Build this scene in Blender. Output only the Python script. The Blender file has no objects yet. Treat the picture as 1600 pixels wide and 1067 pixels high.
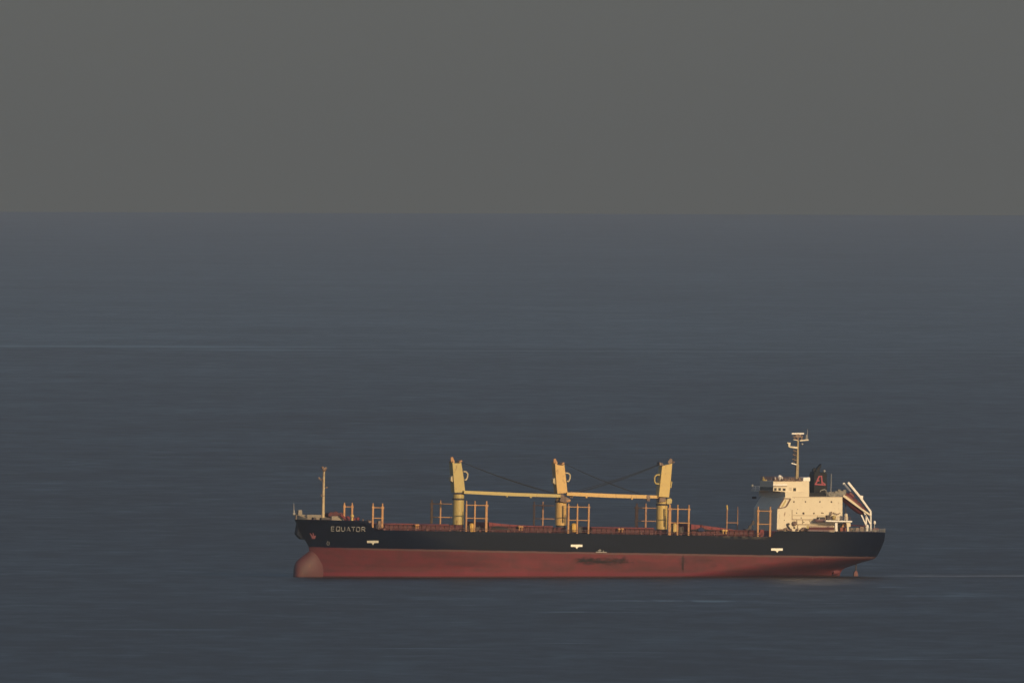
import bpy, bmesh, math, random
from mathutils import Vector, Matrix, Euler

random.seed(7)
sc = bpy.context.scene
C = sc.collection
PI = math.pi

# ------------------------------------------------------------------ camera
M = 0.185                 # metres per photo pixel at the ship
D = 9500.0                # distance to the ship
RSEA = 57000.0            # far edge of the sea
H = 566 * M / (1 - D / RSEA)
TX = math.tan(math.atan(800 * M / D))
A = M / D
vtrue = 334.0 - (H / RSEA) / A
pitch = (533.5 - vtrue) * A
roll = 0.0034
cam_d = bpy.data.cameras.new('camera')
cam = bpy.data.objects.new('camera', cam_d)
C.objects.link(cam)
cam_d.sensor_width = 36
cam_d.lens = 18.0 / TX
cam_d.clip_start = 10
cam_d.clip_end = 200000
cam.matrix_world = (Matrix.Translation((0, -D, H)) @ Matrix.Rotation(PI / 2 - pitch, 4, 'X')
                    @ Matrix.Rotation(roll, 4, 'Z'))
sc.camera = cam
CM = cam.matrix_world.copy()

# ------------------------------------------------------------------ ship frame
YAW = math.radians(20)
TRIM = math.radians(0.97)   # down by the stern
SHIP = Matrix.Translation((21.0, 0, 0)) @ Matrix.Rotation(YAW, 4, 'Z') @ Matrix.Rotation(TRIM, 4, 'Y')
SINV = SHIP.inverted()
co, cd = SINV @ CM.translation, (SINV.to_3x3() @ CM.to_3x3())
CY, SY = math.cos(YAW), math.sin(YAW)


def P(u, v, Y=0.0):
    """point of the ship's own frame at lateral offset Y that stands behind photo pixel (u, v)"""
    d = cd @ Vector(((u - 800) / 800 * TX, -(v - 533.5) / 800 * TX, -1))
    t = (Y - co.y) / d.y
    return co + d * t


def PX(u, v, Y=0.0): return P(u, v, Y).x
def PZ(u, v, Y=0.0): return P(u, v, Y).z


# ------------------------------------------------------------------ materials
def newmat(name):
    m = bpy.data.materials.new(name)
    m.use_nodes = True
    nt = m.node_tree
    b = nt.nodes['Principled BSDF']
    return m, nt, b


def N(nt, t, **kw):
    n = nt.nodes.new(t)
    for k, v in kw.items():
        setattr(n, k, v)
    return n


def math_node(nt, op, a, b=None, clamp=False):
    n = N(nt, 'ShaderNodeMath', operation=op, use_clamp=clamp)
    for i, x in enumerate((a, b)):
        if x is None: continue
        if isinstance(x, (int, float)): n.inputs[i].default_value = x
        else: nt.links.new(x, n.inputs[i])
    return n.outputs[0]


def mapr(nt, x, a, b, c=0.0, d=1.0, smooth=True):
    n = N(nt, 'ShaderNodeMapRange')
    n.interpolation_type = 'SMOOTHSTEP' if smooth else 'LINEAR'
    nt.links.new(x, n.inputs[0])
    for i, q in enumerate((a, b, c, d)): n.inputs[i + 1].default_value = q
    return n.outputs[0]


def mixc(nt, f, a, b, mode='MIX'):
    n = N(nt, 'ShaderNodeMix', data_type='RGBA', blend_type=mode)
    if isinstance(f, (int, float)): n.inputs[0].default_value = f
    else: nt.links.new(f, n.inputs[0])
    for i, q in ((6, a), (7, b)):
        if isinstance(q, tuple): n.inputs[i].default_value = (*q, 1)
        else: nt.links.new(q, n.inputs[i])
    return n.outputs[2]


def noise(nt, vec, scale, detail=4, rough=0.55, sc3=None):
    if sc3:
        mp = N(nt, 'ShaderNodeMapping'); mp.inputs['Scale'].default_value = sc3
        nt.links.new(vec, mp.inputs[0]); vec = mp.outputs[0]
    n = N(nt, 'ShaderNodeTexNoise'); n.inputs['Scale'].default_value = scale
    n.inputs['Detail'].default_value = detail; n.inputs['Roughness'].default_value = rough
    nt.links.new(vec, n.inputs['Vector'])
    return n.outputs[0]


def paint(name, col, rough=0.5, dirt=0.25, dirtcol=None, rust=0.0, scale=0.8, metal=0.0, spec=0.4):
    """weathered paint: blotchy fading, vertical dirt runs and a few rust stains"""
    m, nt, b = newmat(name)
    tc = N(nt, 'ShaderNodeTexCoord').outputs['Object']
    n1 = noise(nt, tc, scale, 5)
    n2 = noise(nt, tc, 1.0, 4, 0.6, (2.2, 2.2, 0.22))
    dc = dirtcol or tuple(c * 0.55 for c in col)
    c = mixc(nt, mapr(nt, n1, 0.42, 0.72, 0, dirt), col, dc)
    c = mixc(nt, mapr(nt, n2, 0.52, 0.78, 0, dirt), c, dc)
    if rust:
        n3 = noise(nt, tc, 1.3, 3, 0.6, (1.4, 1.4, 0.35))
        c = mixc(nt, mapr(nt, n3, 0.66 - rust * 0.1, 0.74 - rust * 0.1, 0, 0.75), c, (0.16, 0.06, 0.025))
    nt.links.new(c, b.inputs['Base Color'])
    b.inputs['Roughness'].default_value = rough
    b.inputs['Metallic'].default_value = metal
    b.inputs['Specular IOR Level'].default_value = spec
    return m


cream = paint('cream_paint', (0.67, 0.592, 0.445), 0.55, 0.16, (0.5, 0.42, 0.32), 0.12)
white = paint('white_paint', (0.80, 0.77, 0.72), 0.5, 0.2, (0.5, 0.45, 0.38))
greyw = paint('grey_paint', (0.33, 0.32, 0.30), 0.6, 0.4)
crane_y = paint('crane_paint', (0.56, 0.405, 0.13), 0.5, 0.3, (0.42, 0.29, 0.13), 0.35)
crane_g = paint('faded_crane_paint', (0.45, 0.35, 0.12), 0.5, 0.3, (0.36, 0.30, 0.15), 0.15)
crane_o = paint('orange_crane_paint', (0.60, 0.385, 0.13), 0.5, 0.3, (0.45, 0.27, 0.12), 0.35)
orange = paint('stanchion_orange', (0.46, 0.245, 0.10), 0.6, 0.4, (0.26, 0.10, 0.06), 0.4)
mast_y = paint('foremast_paint', (0.50, 0.40, 0.24), 0.55, 0.6, (0.2, 0.13, 0.07), 0.5)
deck_red = paint('hatch_red', (0.185, 0.031, 0.037), 0.7, 0.5, (0.09, 0.03, 0.03), 0.3)
dark_red = paint('coaming_red', (0.085, 0.015, 0.019), 0.7, 0.5)
boat_red = paint('lifeboat_red', (0.12, 0.022, 0.024), 0.5, 0.4)
black = paint('black_paint', (0.010, 0.012, 0.016), 0.6, 0.4, (0.02, 0.02, 0.022), spec=.15)
darkgear = paint('dark_gear', (0.05, 0.045, 0.045), 0.7, 0.4, (0.1, 0.05, 0.04))
gearmix = paint('deck_gear', (0.24, 0.17, 0.13), 0.7, 0.8, (0.06, 0.03, 0.03), 0.6, 1.5)
rope_m = paint('wire_rope', (0.010, 0.011, 0.013), 0.7, 0.2)
fore_b = paint('bulwark_beige', (0.27, 0.24, 0.19), 0.65, 0.5, (0.15, 0.10, 0.08), 0.3)
yellow = paint('yellow_gear', (0.62, 0.38, 0.07), 0.5, 0.5, (0.3, 0.15, 0.04), 0.4)
emblem_m = paint('emblem_red', (0.30, 0.028, 0.055), 0.5, 0.2)
mark_m = paint('mark_white', (0.85, 0.82, 0.72), 0.5, 0.1)
name_m = paint('name_white', (0.27, 0.265, 0.25), 0.6, 0.95, (0.03, 0.04, 0.05), 0, 2.2)
anchor_m = paint('anchor_red', (0.13, 0.03, 0.04), 0.7, 0.4)
tarp_m = paint('blue_tarpaulin', (0.012, 0.022, 0.075), 0.8, 0.3)
purple = paint('faded_boat_cover', (0.19, 0.12, 0.13), 0.7, 0.5)
glass_m, nt, b = newmat('window_glass')
b.inputs['Base Color'].default_value = (0.01, 0.012, 0.015, 1); b.inputs['Roughness'].default_value = 0.15

# hull: navy topsides, red boot below, pale scum line, smears
ZB = PZ(900, 862.0, -15)
hull_m, nt, b = newmat('hull_paint')
tc = N(nt, 'ShaderNodeTexCoord').outputs['Object']
sep = N(nt, 'ShaderNodeSeparateXYZ'); nt.links.new(tc, sep.inputs[0])
X_, Z_ = sep.outputs[0], sep.outputs[2]
edge = noise(nt, tc, 0.35, 3, 0.5, (1, 0.2, 0.2))
zz = math_node(nt, 'ADD', Z_, math_node(nt, 'MULTIPLY', math_node(nt, 'SUBTRACT', edge, 0.5), 0.35))
n_big = noise(nt, tc, 0.06, 4, 0.55, (1, 1, 4))
n_mid = noise(nt, tc, 0.5, 5, 0.6, (0.6, 1, 1.4))
n_run = noise(nt, tc, 1.0, 4, 0.65, (0.9, 0.9, 0.10))
navy = mixc(nt, mapr(nt, n_run, 0.42, 0.75), (0.0008, 0.0034, 0.0150), (0.003, 0.0055, 0.016))
navy = mixc(nt, mapr(nt, n_big, 0.4, 0.7, 0, 0.5), navy, (0.003, 0.0055, 0.0145))
# dusty midship topsides, with the fuller sun on the flat side painted in
dust_and_sun = math_node(nt, 'MULTIPLY', mapr(nt, X_, -62, -38), mapr(nt, X_, 66, 88, 1, 0))
navy = mixc(nt, math_node(nt, 'MULTIPLY', dust_and_sun, 0.75), navy, (0.0085, 0.0115, 0.0180))
# rubbed and salty strip along the after main deck edge
zdk = PZ(1100, 836, -15)
rub = math_node(nt, 'MULTIPLY', mapr(nt, Z_, zdk - 1.3, zdk - 0.2), mapr(nt, X_, 30, 42))
rub = math_node(nt, 'MULTIPLY', rub, mapr(nt, X_, PX(1204, 840, -15), PX(1207, 840, -15), 1, 0))
rub = math_node(nt, 'MULTIPLY', rub, mapr(nt, noise(nt, tc, 0.9, 4), 0.40, 0.6, 0, 0.8))
navy = mixc(nt, rub, navy, (0.085, 0.07, 0.058))
red = mixc(nt, mapr(nt, n_mid, 0.40, 0.68), (0.136, 0.032, 0.037), (0.108, 0.034, 0.034))
red = mixc(nt, mapr(nt, n_big, 0.46, 0.66, 0, 0.55), red, (0.062, 0.028, 0.030))
red = mixc(nt, mapr(nt, n_run, 0.52, 0.8, 0, 0.5), red, (0.12, 0.040, 0.045))
# brighter freshly washed band just above the sea
wl = math_node(nt, 'ADD', math_node(nt, 'MULTIPLY', X_, math.tan(TRIM)), 0)      # local height of the sea
hh = math_node(nt, 'SUBTRACT', Z_, wl)
hh = math_node(nt, 'ADD', hh, math_node(nt, 'MULTIPLY', math_node(nt, 'SUBTRACT', n_big, 0.5), 1.2))
wet = math_node(nt, 'MULTIPLY', math_node(nt, 'MULTIPLY', mapr(nt, hh, 1.0, 2.0, 1, 0), 0.75), mapr(nt, X_, 40, 72, 1, 0))
red = mixc(nt, wet, red, (0.158, 0.027, 0.040))
slime = mapr(nt, math_node(nt, 'SUBTRACT', Z_, wl), 0.15, 0.55, 0.8, 0)
red = mixc(nt, slime, red, (0.035, 0.018, 0.014))


n_rag = noise(nt, tc, 1.0, 6, 0.7, (0.55, 1, 1.3))


def smear(col_in, u, v, ru, rv, col, amt):
    p = P(u, v, -15)
    dx = math_node(nt, 'DIVIDE', math_node(nt, 'SUBTRACT', X_, p.x), ru * M)
    dz = math_node(nt, 'DIVIDE', math_node(nt, 'SUBTRACT', Z_, p.z), rv * M)
    r2 = math_node(nt, 'ADD', math_node(nt, 'MULTIPLY', dx, dx), math_node(nt, 'MULTIPLY', dz, dz))
    r2 = math_node(nt, 'ADD', r2, math_node(nt, 'MULTIPLY', math_node(nt, 'SUBTRACT', n_rag, 0.5), 5.0))
    return mixc(nt, mapr(nt, r2, -.2, 1.5, amt, 0), col_in, col)


grime = (0.016, 0.014, 0.014)
red = smear(red, 917, 876, 20, 6, grime, 0.98)
red = smear(red, 925, 877, 22, 4, grime, 0.7)
red = smear(red, 955, 876.5, 36, 5.5, grime, 0.9)
red = smear(red, 975, 872, 4, 5, grime, 0.5)
red = smear(red, 1067, 879, 2.4, 14, grime, 0.95)
red = smear(red, 1067, 876, 9, 6, (0.05, 0.028, 0.03), 0.6)
red = smear(red, 1100, 875, 14, 2, grime, 0.4)
red = smear(red, 730, 881, 40, 4, (0.055, 0.026, 0.03), 0.5)
red = smear(red, 1115, 883, 6, 3, grime, 0.4)
line = math_node(nt, 'SUBTRACT', math_node(nt, 'SUBTRACT', zz, ZB), -0.25)
line = math_node(nt, 'ABSOLUTE', line)
linef = math_node(nt, 'MULTIPLY', mapr(nt, line, 0.1, 0.42, 1, 0), mapr(nt, X_, -80, -70))
red = mixc(nt, math_node(nt, 'MULTIPLY', linef, 0.75), red, (0.13, 0.085, 0.080))
bk = N(nt, 'ShaderNodeTexBrick'); bk.offset = 0.37
cmb = N(nt, 'ShaderNodeCombineXYZ'); nt.links.new(X_, cmb.inputs[0]); nt.links.new(Z_, cmb.inputs[1])
nt.links.new(cmb.outputs[0], bk.inputs['Vector'])
for k_, v_ in (('Scale', 1.0), ('Mortar Size', 0.06), ('Mortar Smooth', 0.6), ('Bias', 0.0), ('Brick Width', 9.6), ('Row Height', 2.3)): bk.inputs[k_].default_value = v_
bk.inputs['Color1'].default_value = (0.84, .84, .84, 1); bk.inputs['Color2'].default_value = (1.14, 1.12, 1.12, 1); bk.inputs['Mortar'].default_value = (.72, .7, .7, 1)
red = mixc(nt, 0.55, red, bk.outputs[0], 'MULTIPLY')
navy = mixc(nt, 0.8, navy, bk.outputs[0], 'MULTIPLY')
scr = noise(nt, tc, 1.0, 5, 0.7, (0.25, 1, 2.2))
red = mixc(nt, mapr(nt, scr, .60, .70, 0, .5), red, (0.05, 0.026, 0.028))
red = mixc(nt, mapr(nt, noise(nt, tc, 1.0, 5, 0.7, (0.16, 1, 1.4)), .62, .72, 0, .45), red, (0.15, 0.06, 0.06))
navy = mixc(nt, mapr(nt, noise(nt, tc, 1.0, 5, 0.7, (0.7, 1, 0.12)), .64, .74, 0, .5), navy, (0.035, 0.022, 0.018))
isred = mapr(nt, math_node(nt, 'SUBTRACT', zz, ZB), -0.06, 0.06, 1, 0)
hc = mixc(nt, isred, navy, red)
nt.links.new(hc, b.inputs['Base Color'])
b.inputs['Roughness'].default_value = 0.55
b.inputs['Specular IOR Level'].default_value = 0.05
bp = N(nt, 'ShaderNodeBump'); bp.inputs['Strength'].default_value = 0.35; bp.inputs['Distance'].default_value = 0.12
nt.links.new(noise(nt, tc, 0.4, 3), bp.inputs['Height'])
nt.links.new(bp.outputs[0], b.inputs['Normal'])


# ------------------------------------------------------------------ mesh builder
class MB:
    def __init__(s): s.v = []; s.f = []; s.sm = []; s.isl = []

    def add(s, vs, fs, smooth=False):
        o = len(s.v); s.v += [Vector(q) for q in vs]
        s.isl.append((o, len(s.v), len(s.f), len(s.f) + len(fs)))
        for f in fs: s.f.append([o + i for i in f]); s.sm.append(smooth)
        return s

    def box(s, c, d, mat=None):
        c = Vector(c); vs = []
        for k in range(8):
            q = Vector(((k & 1) - .5, ((k >> 1) & 1) - .5, ((k >> 2) & 1) - .5))
            q = Vector((q.x * d[0], q.y * d[1], q.z * d[2]))
            if mat: q = mat @ q
            vs.append(c + q)
        return s.add(vs, [(0, 2, 3, 1), (4, 5, 7, 6), (0, 1, 5, 4), (2, 6, 7, 3), (0, 4, 6, 2), (1, 3, 7, 5)])

    def tube(s, a, b_, r0, r1=None, n=8, smooth=True):
        a, b_ = Vector(a), Vector(b_); r1 = r0 if r1 is None else r1
        ax = (b_ - a).normalized()
        up = Vector((0, 0, 1)) if abs(ax.z) < .9 else Vector((1, 0, 0))
        e1 = ax.cross(up).normalized(); e2 = ax.cross(e1)
        vs = []
        for p, r in ((a, r0), (b_, r1)):
            for k in range(n):
                t = 2 * PI * k / n
                vs.append(p + e1 * (r * math.cos(t)) + e2 * (r * math.sin(t)))
        s.add(vs, [(k, (k + 1) % n, n + (k + 1) % n, n + k) for k in range(n)], smooth)
        s.add(vs[:n], [tuple(range(n))[::-1]]); s.add(vs[n:], [tuple(range(n))])
        return s

    def path(s, pts, r, n=6):
        for a, b_ in zip(pts, pts[1:]): s.tube(a, b_, r, r, n)
        return s

    def beam(s, a, b_, w, h, h1=None, w1=None):
        """box beam: w across Y, h in the plane of the ship's length"""
        a, b_ = Vector(a), Vector(b_); h1 = h if h1 is None else h1; w1 = w if w1 is None else w1
        ax = (b_ - a).normalized(); yy = Vector((0, 1, 0))
        nn = ax.cross(yy).normalized(); yy = nn.cross(ax).normalized()
        vs = []
        for p, hh_, ww in ((a, h, w), (b_, h1, w1)):
            for sx, sy in ((-1, -1), (1, -1), (1, 1), (-1, 1)):
                vs.append(p + yy * (sx * ww / 2) + nn * (sy * hh_ / 2))
        return s.add(vs, [(0, 3, 2, 1), (4, 5, 6, 7), (0, 1, 5, 4), (1, 2, 6, 5), (2, 3, 7, 6), (3, 0, 4, 7)])

    def prism(s, poly, y0, y1):
        """poly: (x, z) list extruded from y0 to y1"""
        n = len(poly)
        vs = [(x, y0, z) for x, z in poly] + [(x, y1, z) for x, z in poly]
        return s.add(vs, [tuple(range(n)), tuple(range(2 * n - 1, n - 1, -1))] +
                     [(k, n + k, n + (k + 1) % n, (k + 1) % n) for k in range(n)])

    def pprism(s, px, y0, y1):
        """outline given as photo pixels at the near face y0"""
        return s.prism([(P(u, v, y0).x, P(u, v, y0).z) for u, v in px], y0, y1)

    def lathe(s, c, prof, n=16, axis='Z'):
        c = Vector(c); vs = []
        for r, h in prof:
            for k in range(n):
                t = 2 * PI * k / n
                q = Vector((r * math.cos(t), r * math.sin(t), h))
                if axis == 'X': q = Vector((q.z, q.x, q.y))
                vs.append(c + q)
        fs = []
        for i in range(len(prof) - 1):
            for k in range(n):
                fs.append((i * n + k, i * n + (k + 1) % n, (i + 1) * n + (k + 1) % n, (i + 1) * n + k))
        s.add(vs, fs, True)
        m = (len(prof) - 1) * n
        s.add(vs[:n], [tuple(range(n))[::-1]]); s.add(vs[m:], [tuple(range(n))])
        return s

    def ball(s, c, r, n=12, sq=1.0):
        return s.lathe(c, [(max(0.001, r * math.sin(PI * k / n)), -r * sq * math.cos(PI * k / n)) for k in range(n + 1)], 14)

    def pieces(s):
        """groups of shapes that lie together; far-apart ones become parts of their own"""
        bb = []
        for a, b_, _, _ in s.isl:
            q = s.v[a:b_]
            bb.append(([min(v[i] for v in q) for i in range(3)], [max(v[i] for v in q) for i in range(3)]))
        n = len(bb); root = list(range(n))

        def find(i):
            while root[i] != i: i = root[i]
            return i
        size = [max(h[i] - l[i] for i in range(3)) for l, h in bb]
        for i in range(n):
            for j in range(i + 1, n):
                g = [max(0, bb[i][0][k] - bb[j][1][k], bb[j][0][k] - bb[i][1][k]) for k in range(3)]
                if math.sqrt(sum(x * x for x in g)) <= max(.02, .42 * max(size[i], size[j])): root[find(i)] = find(j)
        grp = {}
        for i in range(n): grp.setdefault(find(i), []).append(i)
        return sorted(grp.values(), key=lambda g: -max(size[i] for i in g))

    def build(s, name, mat, parent=None, label=None, bevel=0.0):
        if parent and name not in ('ship_name', 'hull', 'deck', 'bulb_mark', 'draught_mark', 'bulwark') and 1 < len(s.isl) < 200:
            pcs = s.pieces()
            if len(pcs) > 1:
                first = None
                for g in pcs:
                    m = MB()
                    for i in g:
                        a, b_, fa, fb = s.isl[i]; o = len(m.v)
                        m.isl.append((o, o + b_ - a, len(m.f), len(m.f) + fb - fa))
                        m.v += s.v[a:b_]; m.sm += s.sm[fa:fb]
                        m.f += [[k - a + o for k in f] for f in s.f[fa:fb]]
                    ob = m.build1(name, mat, parent, label, bevel); first = first or ob
                return first
        return s.build1(name, mat, parent, label, bevel)

    def build1(s, name, mat, parent=None, label=None, bevel=0.0):
        me = bpy.data.meshes.new(name)
        # keep vertices near the object's own origin
        me.from_pydata([tuple(q) for q in s.v], [], s.f)
        me.polygons.foreach_set('use_smooth', s.sm)
        me.materials.append(mat); me.update()
        bm = bmesh.new(); bm.from_mesh(me)
        bmesh.ops.recalc_face_normals(bm, faces=bm.faces); bm.to_mesh(me); bm.free()
        o = bpy.data.objects.new(name, me); C.objects.link(o)
        if parent: o.parent = parent
        if label: o['label'] = label
        if bevel:
            md = o.modifiers.new('bevel', 'BEVEL'); md.width = bevel; md.segments = 2; md.limit_method = 'ANGLE'
        return o


def thing(name, label, cat, mat):
    o = bpy.data.objects.new(name, None); C.objects.link(o)
    o.matrix_world = mat; o['label'] = label; o['category'] = cat
    return o


ship = thing('cargo_ship', 'black and red bulk carrier with three yellow cranes, riding high on the calm sea', 'ship', SHIP)

# ------------------------------------------------------------------ hull
ZD = PZ(900, 833.2, -15)          # main deck edge
ZF = PZ(530, 812.6, -10)          # forecastle deck edge
ZP = PZ(1300, 830.5, -13)         # poop deck edge
XF1, XF0 = PX(574, 816, -13), PX(584, 826, -13)
XP0, XP1 = PX(1206, 838, -15), PX(1212, 830, -15)
BM = 15.0
ZLOW = PZ(470, 898, 0) - 3.0

stem = [(459.5, 806), (460.5, 813), (465, 821), (469, 830), (473.5, 839), (478, 846), (482, 853), (483, 860), (485, 872), (489, 885), (491, 898), (492, 930)]
stern = [(1382.5, 826), (1382.8, 834), (1381.5, 845), (1376.5, 857), (1371, 868), (1366, 873), (1351, 877), (1336, 882), (1322, 886.5), (1316, 890), (1313.5, 894.5), (1312, 900), (1310, 930)]
stem_t = sorted((PZ(u, v), PX(u, v) * CY) for u, v in stem)
stern_t = sorted((PZ(u, v, -3), PX(u, v, -3) * CY + 3 * SY) for u, v in stern)


def interp(t, z):
    if z <= t[0][0]: return t[0][1]
    for (a, fa), (b_, fb) in zip(t, t[1:]):
        if z <= b_: return fa + (fb - fa) * (z - a) / max(1e-6, b_ - a)
    return t[-1][1]


ZW = 0.5 * (PZ(470, 898) + PZ(1320, 899))


def shape(z):
    """fore length, fore exponent, aft length, aft exponent, aft power at height z"""
    h = min(1, max(0, (z - ZB) / (ZP - ZB)))
    g = min(1.25, max(0, (ZB - z) / (ZB - PZ(1320, 897, 0))))
    lf = 46 - 20 * h + 10 * min(1, g)
    qf = 0.78 - 0.25 * h + 0.12 * min(1, g)
    la = 30 - 8 * h + 17 * g ** 1.9
    qa = 0.50 - 0.12 * h + 0.80 * g ** 1.7
    pa = 2.2 - 0.4 * g
    return lf, qf, la, qa, pa


_ends = {}


def ends(z):
    k = round(z, 3)
    if k in _ends: return _ends[k]
    lf, qf, la, qa, pa = shape(z)
    mn = min((t * lf * CY - BM * (1 - (1 - t) ** 2) ** qf * SY) for t in [i / 400 for i in range(400)])
    mx = max((-t * la * CY + BM * (1 - (1 - t) ** pa) ** qa * SY) for t in [i / 400 for i in range(400)])
    xf = (interp(stem_t, z) - mn) / CY
    xa = (interp(stern_t, z) - mx) / CY
    _ends[k] = (xf, xa)
    return xf, xa


def halfb(x, z):
    xf, xa = ends(z)
    lf, qf, la, qa, pa = shape(z)
    b_ = BM
    t = (x - xf) / lf
    if t < 1: b_ *= max(0, 1 - (1 - max(0, t)) ** 2) ** qf
    t = (xa - x) / la
    if t < 1: b_ *= max(0, 1 - (1 - max(0, t)) ** pa) ** qa
    return b_


def ztop(x):
    if x < XF1: return ZF + 0.0
    if x < XF0: return ZF + (ZD - ZF) * (x - XF1) / (XF0 - XF1)
    if x < XP0: return ZD
    if x < XP1: return ZD + (ZP - ZD) * (x - XP0) / (XP1 - XP0)
    return ZP


zrows = [ZLOW, ZLOW + 2]
z = ZLOW + 3
while z < ZD - 0.3:
    zrows.append(z); z += 0.42
ss = [0.5 - 0.5 * math.cos(PI * i / 150) for i in range(151)]
ss = [0.35 * a + 0.65 * (0.5 - 0.5 * math.cos(PI * (0.5 - 0.5 * math.cos(PI * i / 150)))) for i, a in enumerate(ss)]
xf_, xa_ = ends(ZD)
for xx in (XF1, XF0, XP0, XP1):
    for e in (-0.02, 0.02): ss.append((xx + e - xf_) / (xa_ - xf_))
ss = sorted(set(ss))
hull = MB()
NT = 7
rows = []
cols = []
for s_ in ss:
    xt = xf_ + s_ * (xa_ - xf_); zt = ztop(xt)
    for _ in range(3):
        a_, b_ = ends(zt); zt = ztop(a_ + s_ * (b_ - a_))
    colz = zrows + [ZD - 0.3 + (zt - ZD + 0.3) * (i + 1) / NT for i in range(NT)]
    colp = []
    for z in colz:
        a_, b_ = ends(z); x = a_ + s_ * (b_ - a_)
        colp.append((x, halfb(x, z), z))
    cols.append(colp)
nr = len(cols[0]); nc = len(cols)
for side in (-1, 1):
    vs = [(x, side * y, z) for c in cols for x, y, z in c]
    hull.add(vs, [(i * nr + j, (i + 1) * nr + j, (i + 1) * nr + j + 1, i * nr + j + 1) for i in range(nc - 1) for j in range(nr - 1)], True)
me_h = hull
hull_o = hull.build('hull', hull_m, ship)
bm = bmesh.new(); bm.from_mesh(hull_o.data)
bmesh.ops.remove_doubles(bm, verts=bm.verts, dist=0.004)
bmesh.ops.dissolve_degenerate(bm, dist=0.001, edges=bm.edges)
bmesh.ops.recalc_face_normals(bm, faces=bm.faces)
bm.to_mesh(hull_o.data); bm.free()

dk = MB()
tops = [c[-1] for c in cols]
vs = [(x, -y * 0.998, z - 0.06) for x, y, z in tops] + [(x, y * 0.998, z - 0.06) for x, y, z in tops]
dk.add(vs, [(i, i + 1, nc + i + 1, nc + i) for i in range(nc - 1)])
dk.build('deck', deck_red, ship)

# bulbous bow
bb = MB(); vs = []; n = 24
bprof = [(458.1, 892, .15), (458.5, 886, .8), (459.4, 881.5, 1.2), (461, 878, 1.55), (463.4, 875, 1.8), (467, 871.8, 2.0), (472, 868, 2.15), (477, 864, 2.2),
         (482, 860.5, 2.2), (488, 858.5, 2.15), (494, 859, 2.0), (500, 862, 1.7), (508, 868, 1.2), (516, 876, .5)]
for u, v, hw in bprof:
    u2 = u + 1.3
    zt, zb2 = PZ(u2, v, 0), PZ(u2, 916, 0)
    for k in range(n):
        a = 2 * PI * k / n
        vs.append((PX(u2, v, 0), hw * math.cos(a), (zt + zb2) / 2 + (zt - zb2) / 2 * math.sin(a)))
bb.add(vs, [(i * n + k, i * n + (k + 1) % n, (i + 1) * n + (k + 1) % n, (i + 1) * n + k) for i in range(len(bprof) - 1) for k in range(n)] + [tuple(range(n))], True)
bulb_m = paint('bulb_red', (0.088, 0.025, 0.029), 0.6, 0.8, (0.062, 0.024, 0.024), 0.2, 0.3)
bb.build('bulbous_bow', bulb_m, ship, 'orange-red rounded bulb at the foot of the bow')


# ------------------------------------------------------------------ marks on the hull
def onhull(x, z, off=0.06):
    return Vector((x, -(halfb(x, z) + off), z))


def decal(name, polys, mat, label=None, zc=None):
    """polys: pixel polygons laid on the near side of the hull"""
    m = MB()
    for poly in polys:
        pts = []
        for u, v in poly:
            Y = -12.0
            for _ in range(12):
                p = P(u, v, Y); Y = -(halfb(p.x, p.z) + 0.07)
            pts.append(Vector((p.x, Y, p.z)))
        n = len(pts)
        m.add(pts + [q + Vector((0, 0.12, 0)) for q in pts], [tuple(range(n)), tuple(range(2 * n - 1, n - 1, -1))] +
              [(k, n + k, n + (k + 1) % n, (k + 1) % n) for k in range(n)])
    return m.build(name, mat, ship, label)


# ship's name, in stroked block capitals
GL = {
 'E': [[(0, 0), (0, 1)], [(0, 1), (.62, 1)], [(0, .5), (.5, .5)], [(0, 0), (.62, 0)]],
 'Q': [[(.1, 0), (.6, 0), (.7, .15), (.7, .85), (.6, 1), (.1, 1), (0, .85), (0, .15), (.1, 0)], [(.42, .3), (.75, -.06)]],
 'U': [[(0, 1), (0, .15), (.12, 0), (.55, 0), (.67, .15), (.67, 1)]],
 'A': [[(0, 0), (.36, 1), (.72, 0)], [(.14, .33), (.58, .33)]],
 'T': [[(0, 1), (.72, 1)], [(.36, 1), (.36, 0)]],
 'O': [[(.1, 0), (.6, 0), (.7, .15), (.7, .85), (.6, 1), (.1, 1), (0, .85), (0, .15), (.1, 0)]],
 'R': [[(0, 0), (0, 1), (.52, 1), (.64, .88), (.64, .62), (.52, .5), (0, .5)], [(.35, .5), (.67, 0)]],
}
nm = MB()
us = [517.6, 525.6, 533.6, 541.8, 549.4, 556.8, 565.2]
for ch, u0 in zip('EQUATOR', us):
    v0 = 829.2 + (u0 - 517) * 0.018
    for st in GL[ch]:
        for (a0, b0), (a1, b1) in zip(st, st[1:]):
            q = []
            for a_, b_ in ((a0, b0), (a1, b1)):
                Y = -10.0
                for _ in range(12):
                    p = P(u0 + a_ * 7.6, v0 - b_ * 6.6, Y); Y = -(halfb(p.x, p.z) + 0.09)
                q.append(Vector((p.x, Y, p.z)))
            nm.beam(q[0], q[1], 0.05, 0.24)
nm.build('ship_name', name_m, ship, 'white worn letters reading EQUATOR')

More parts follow.
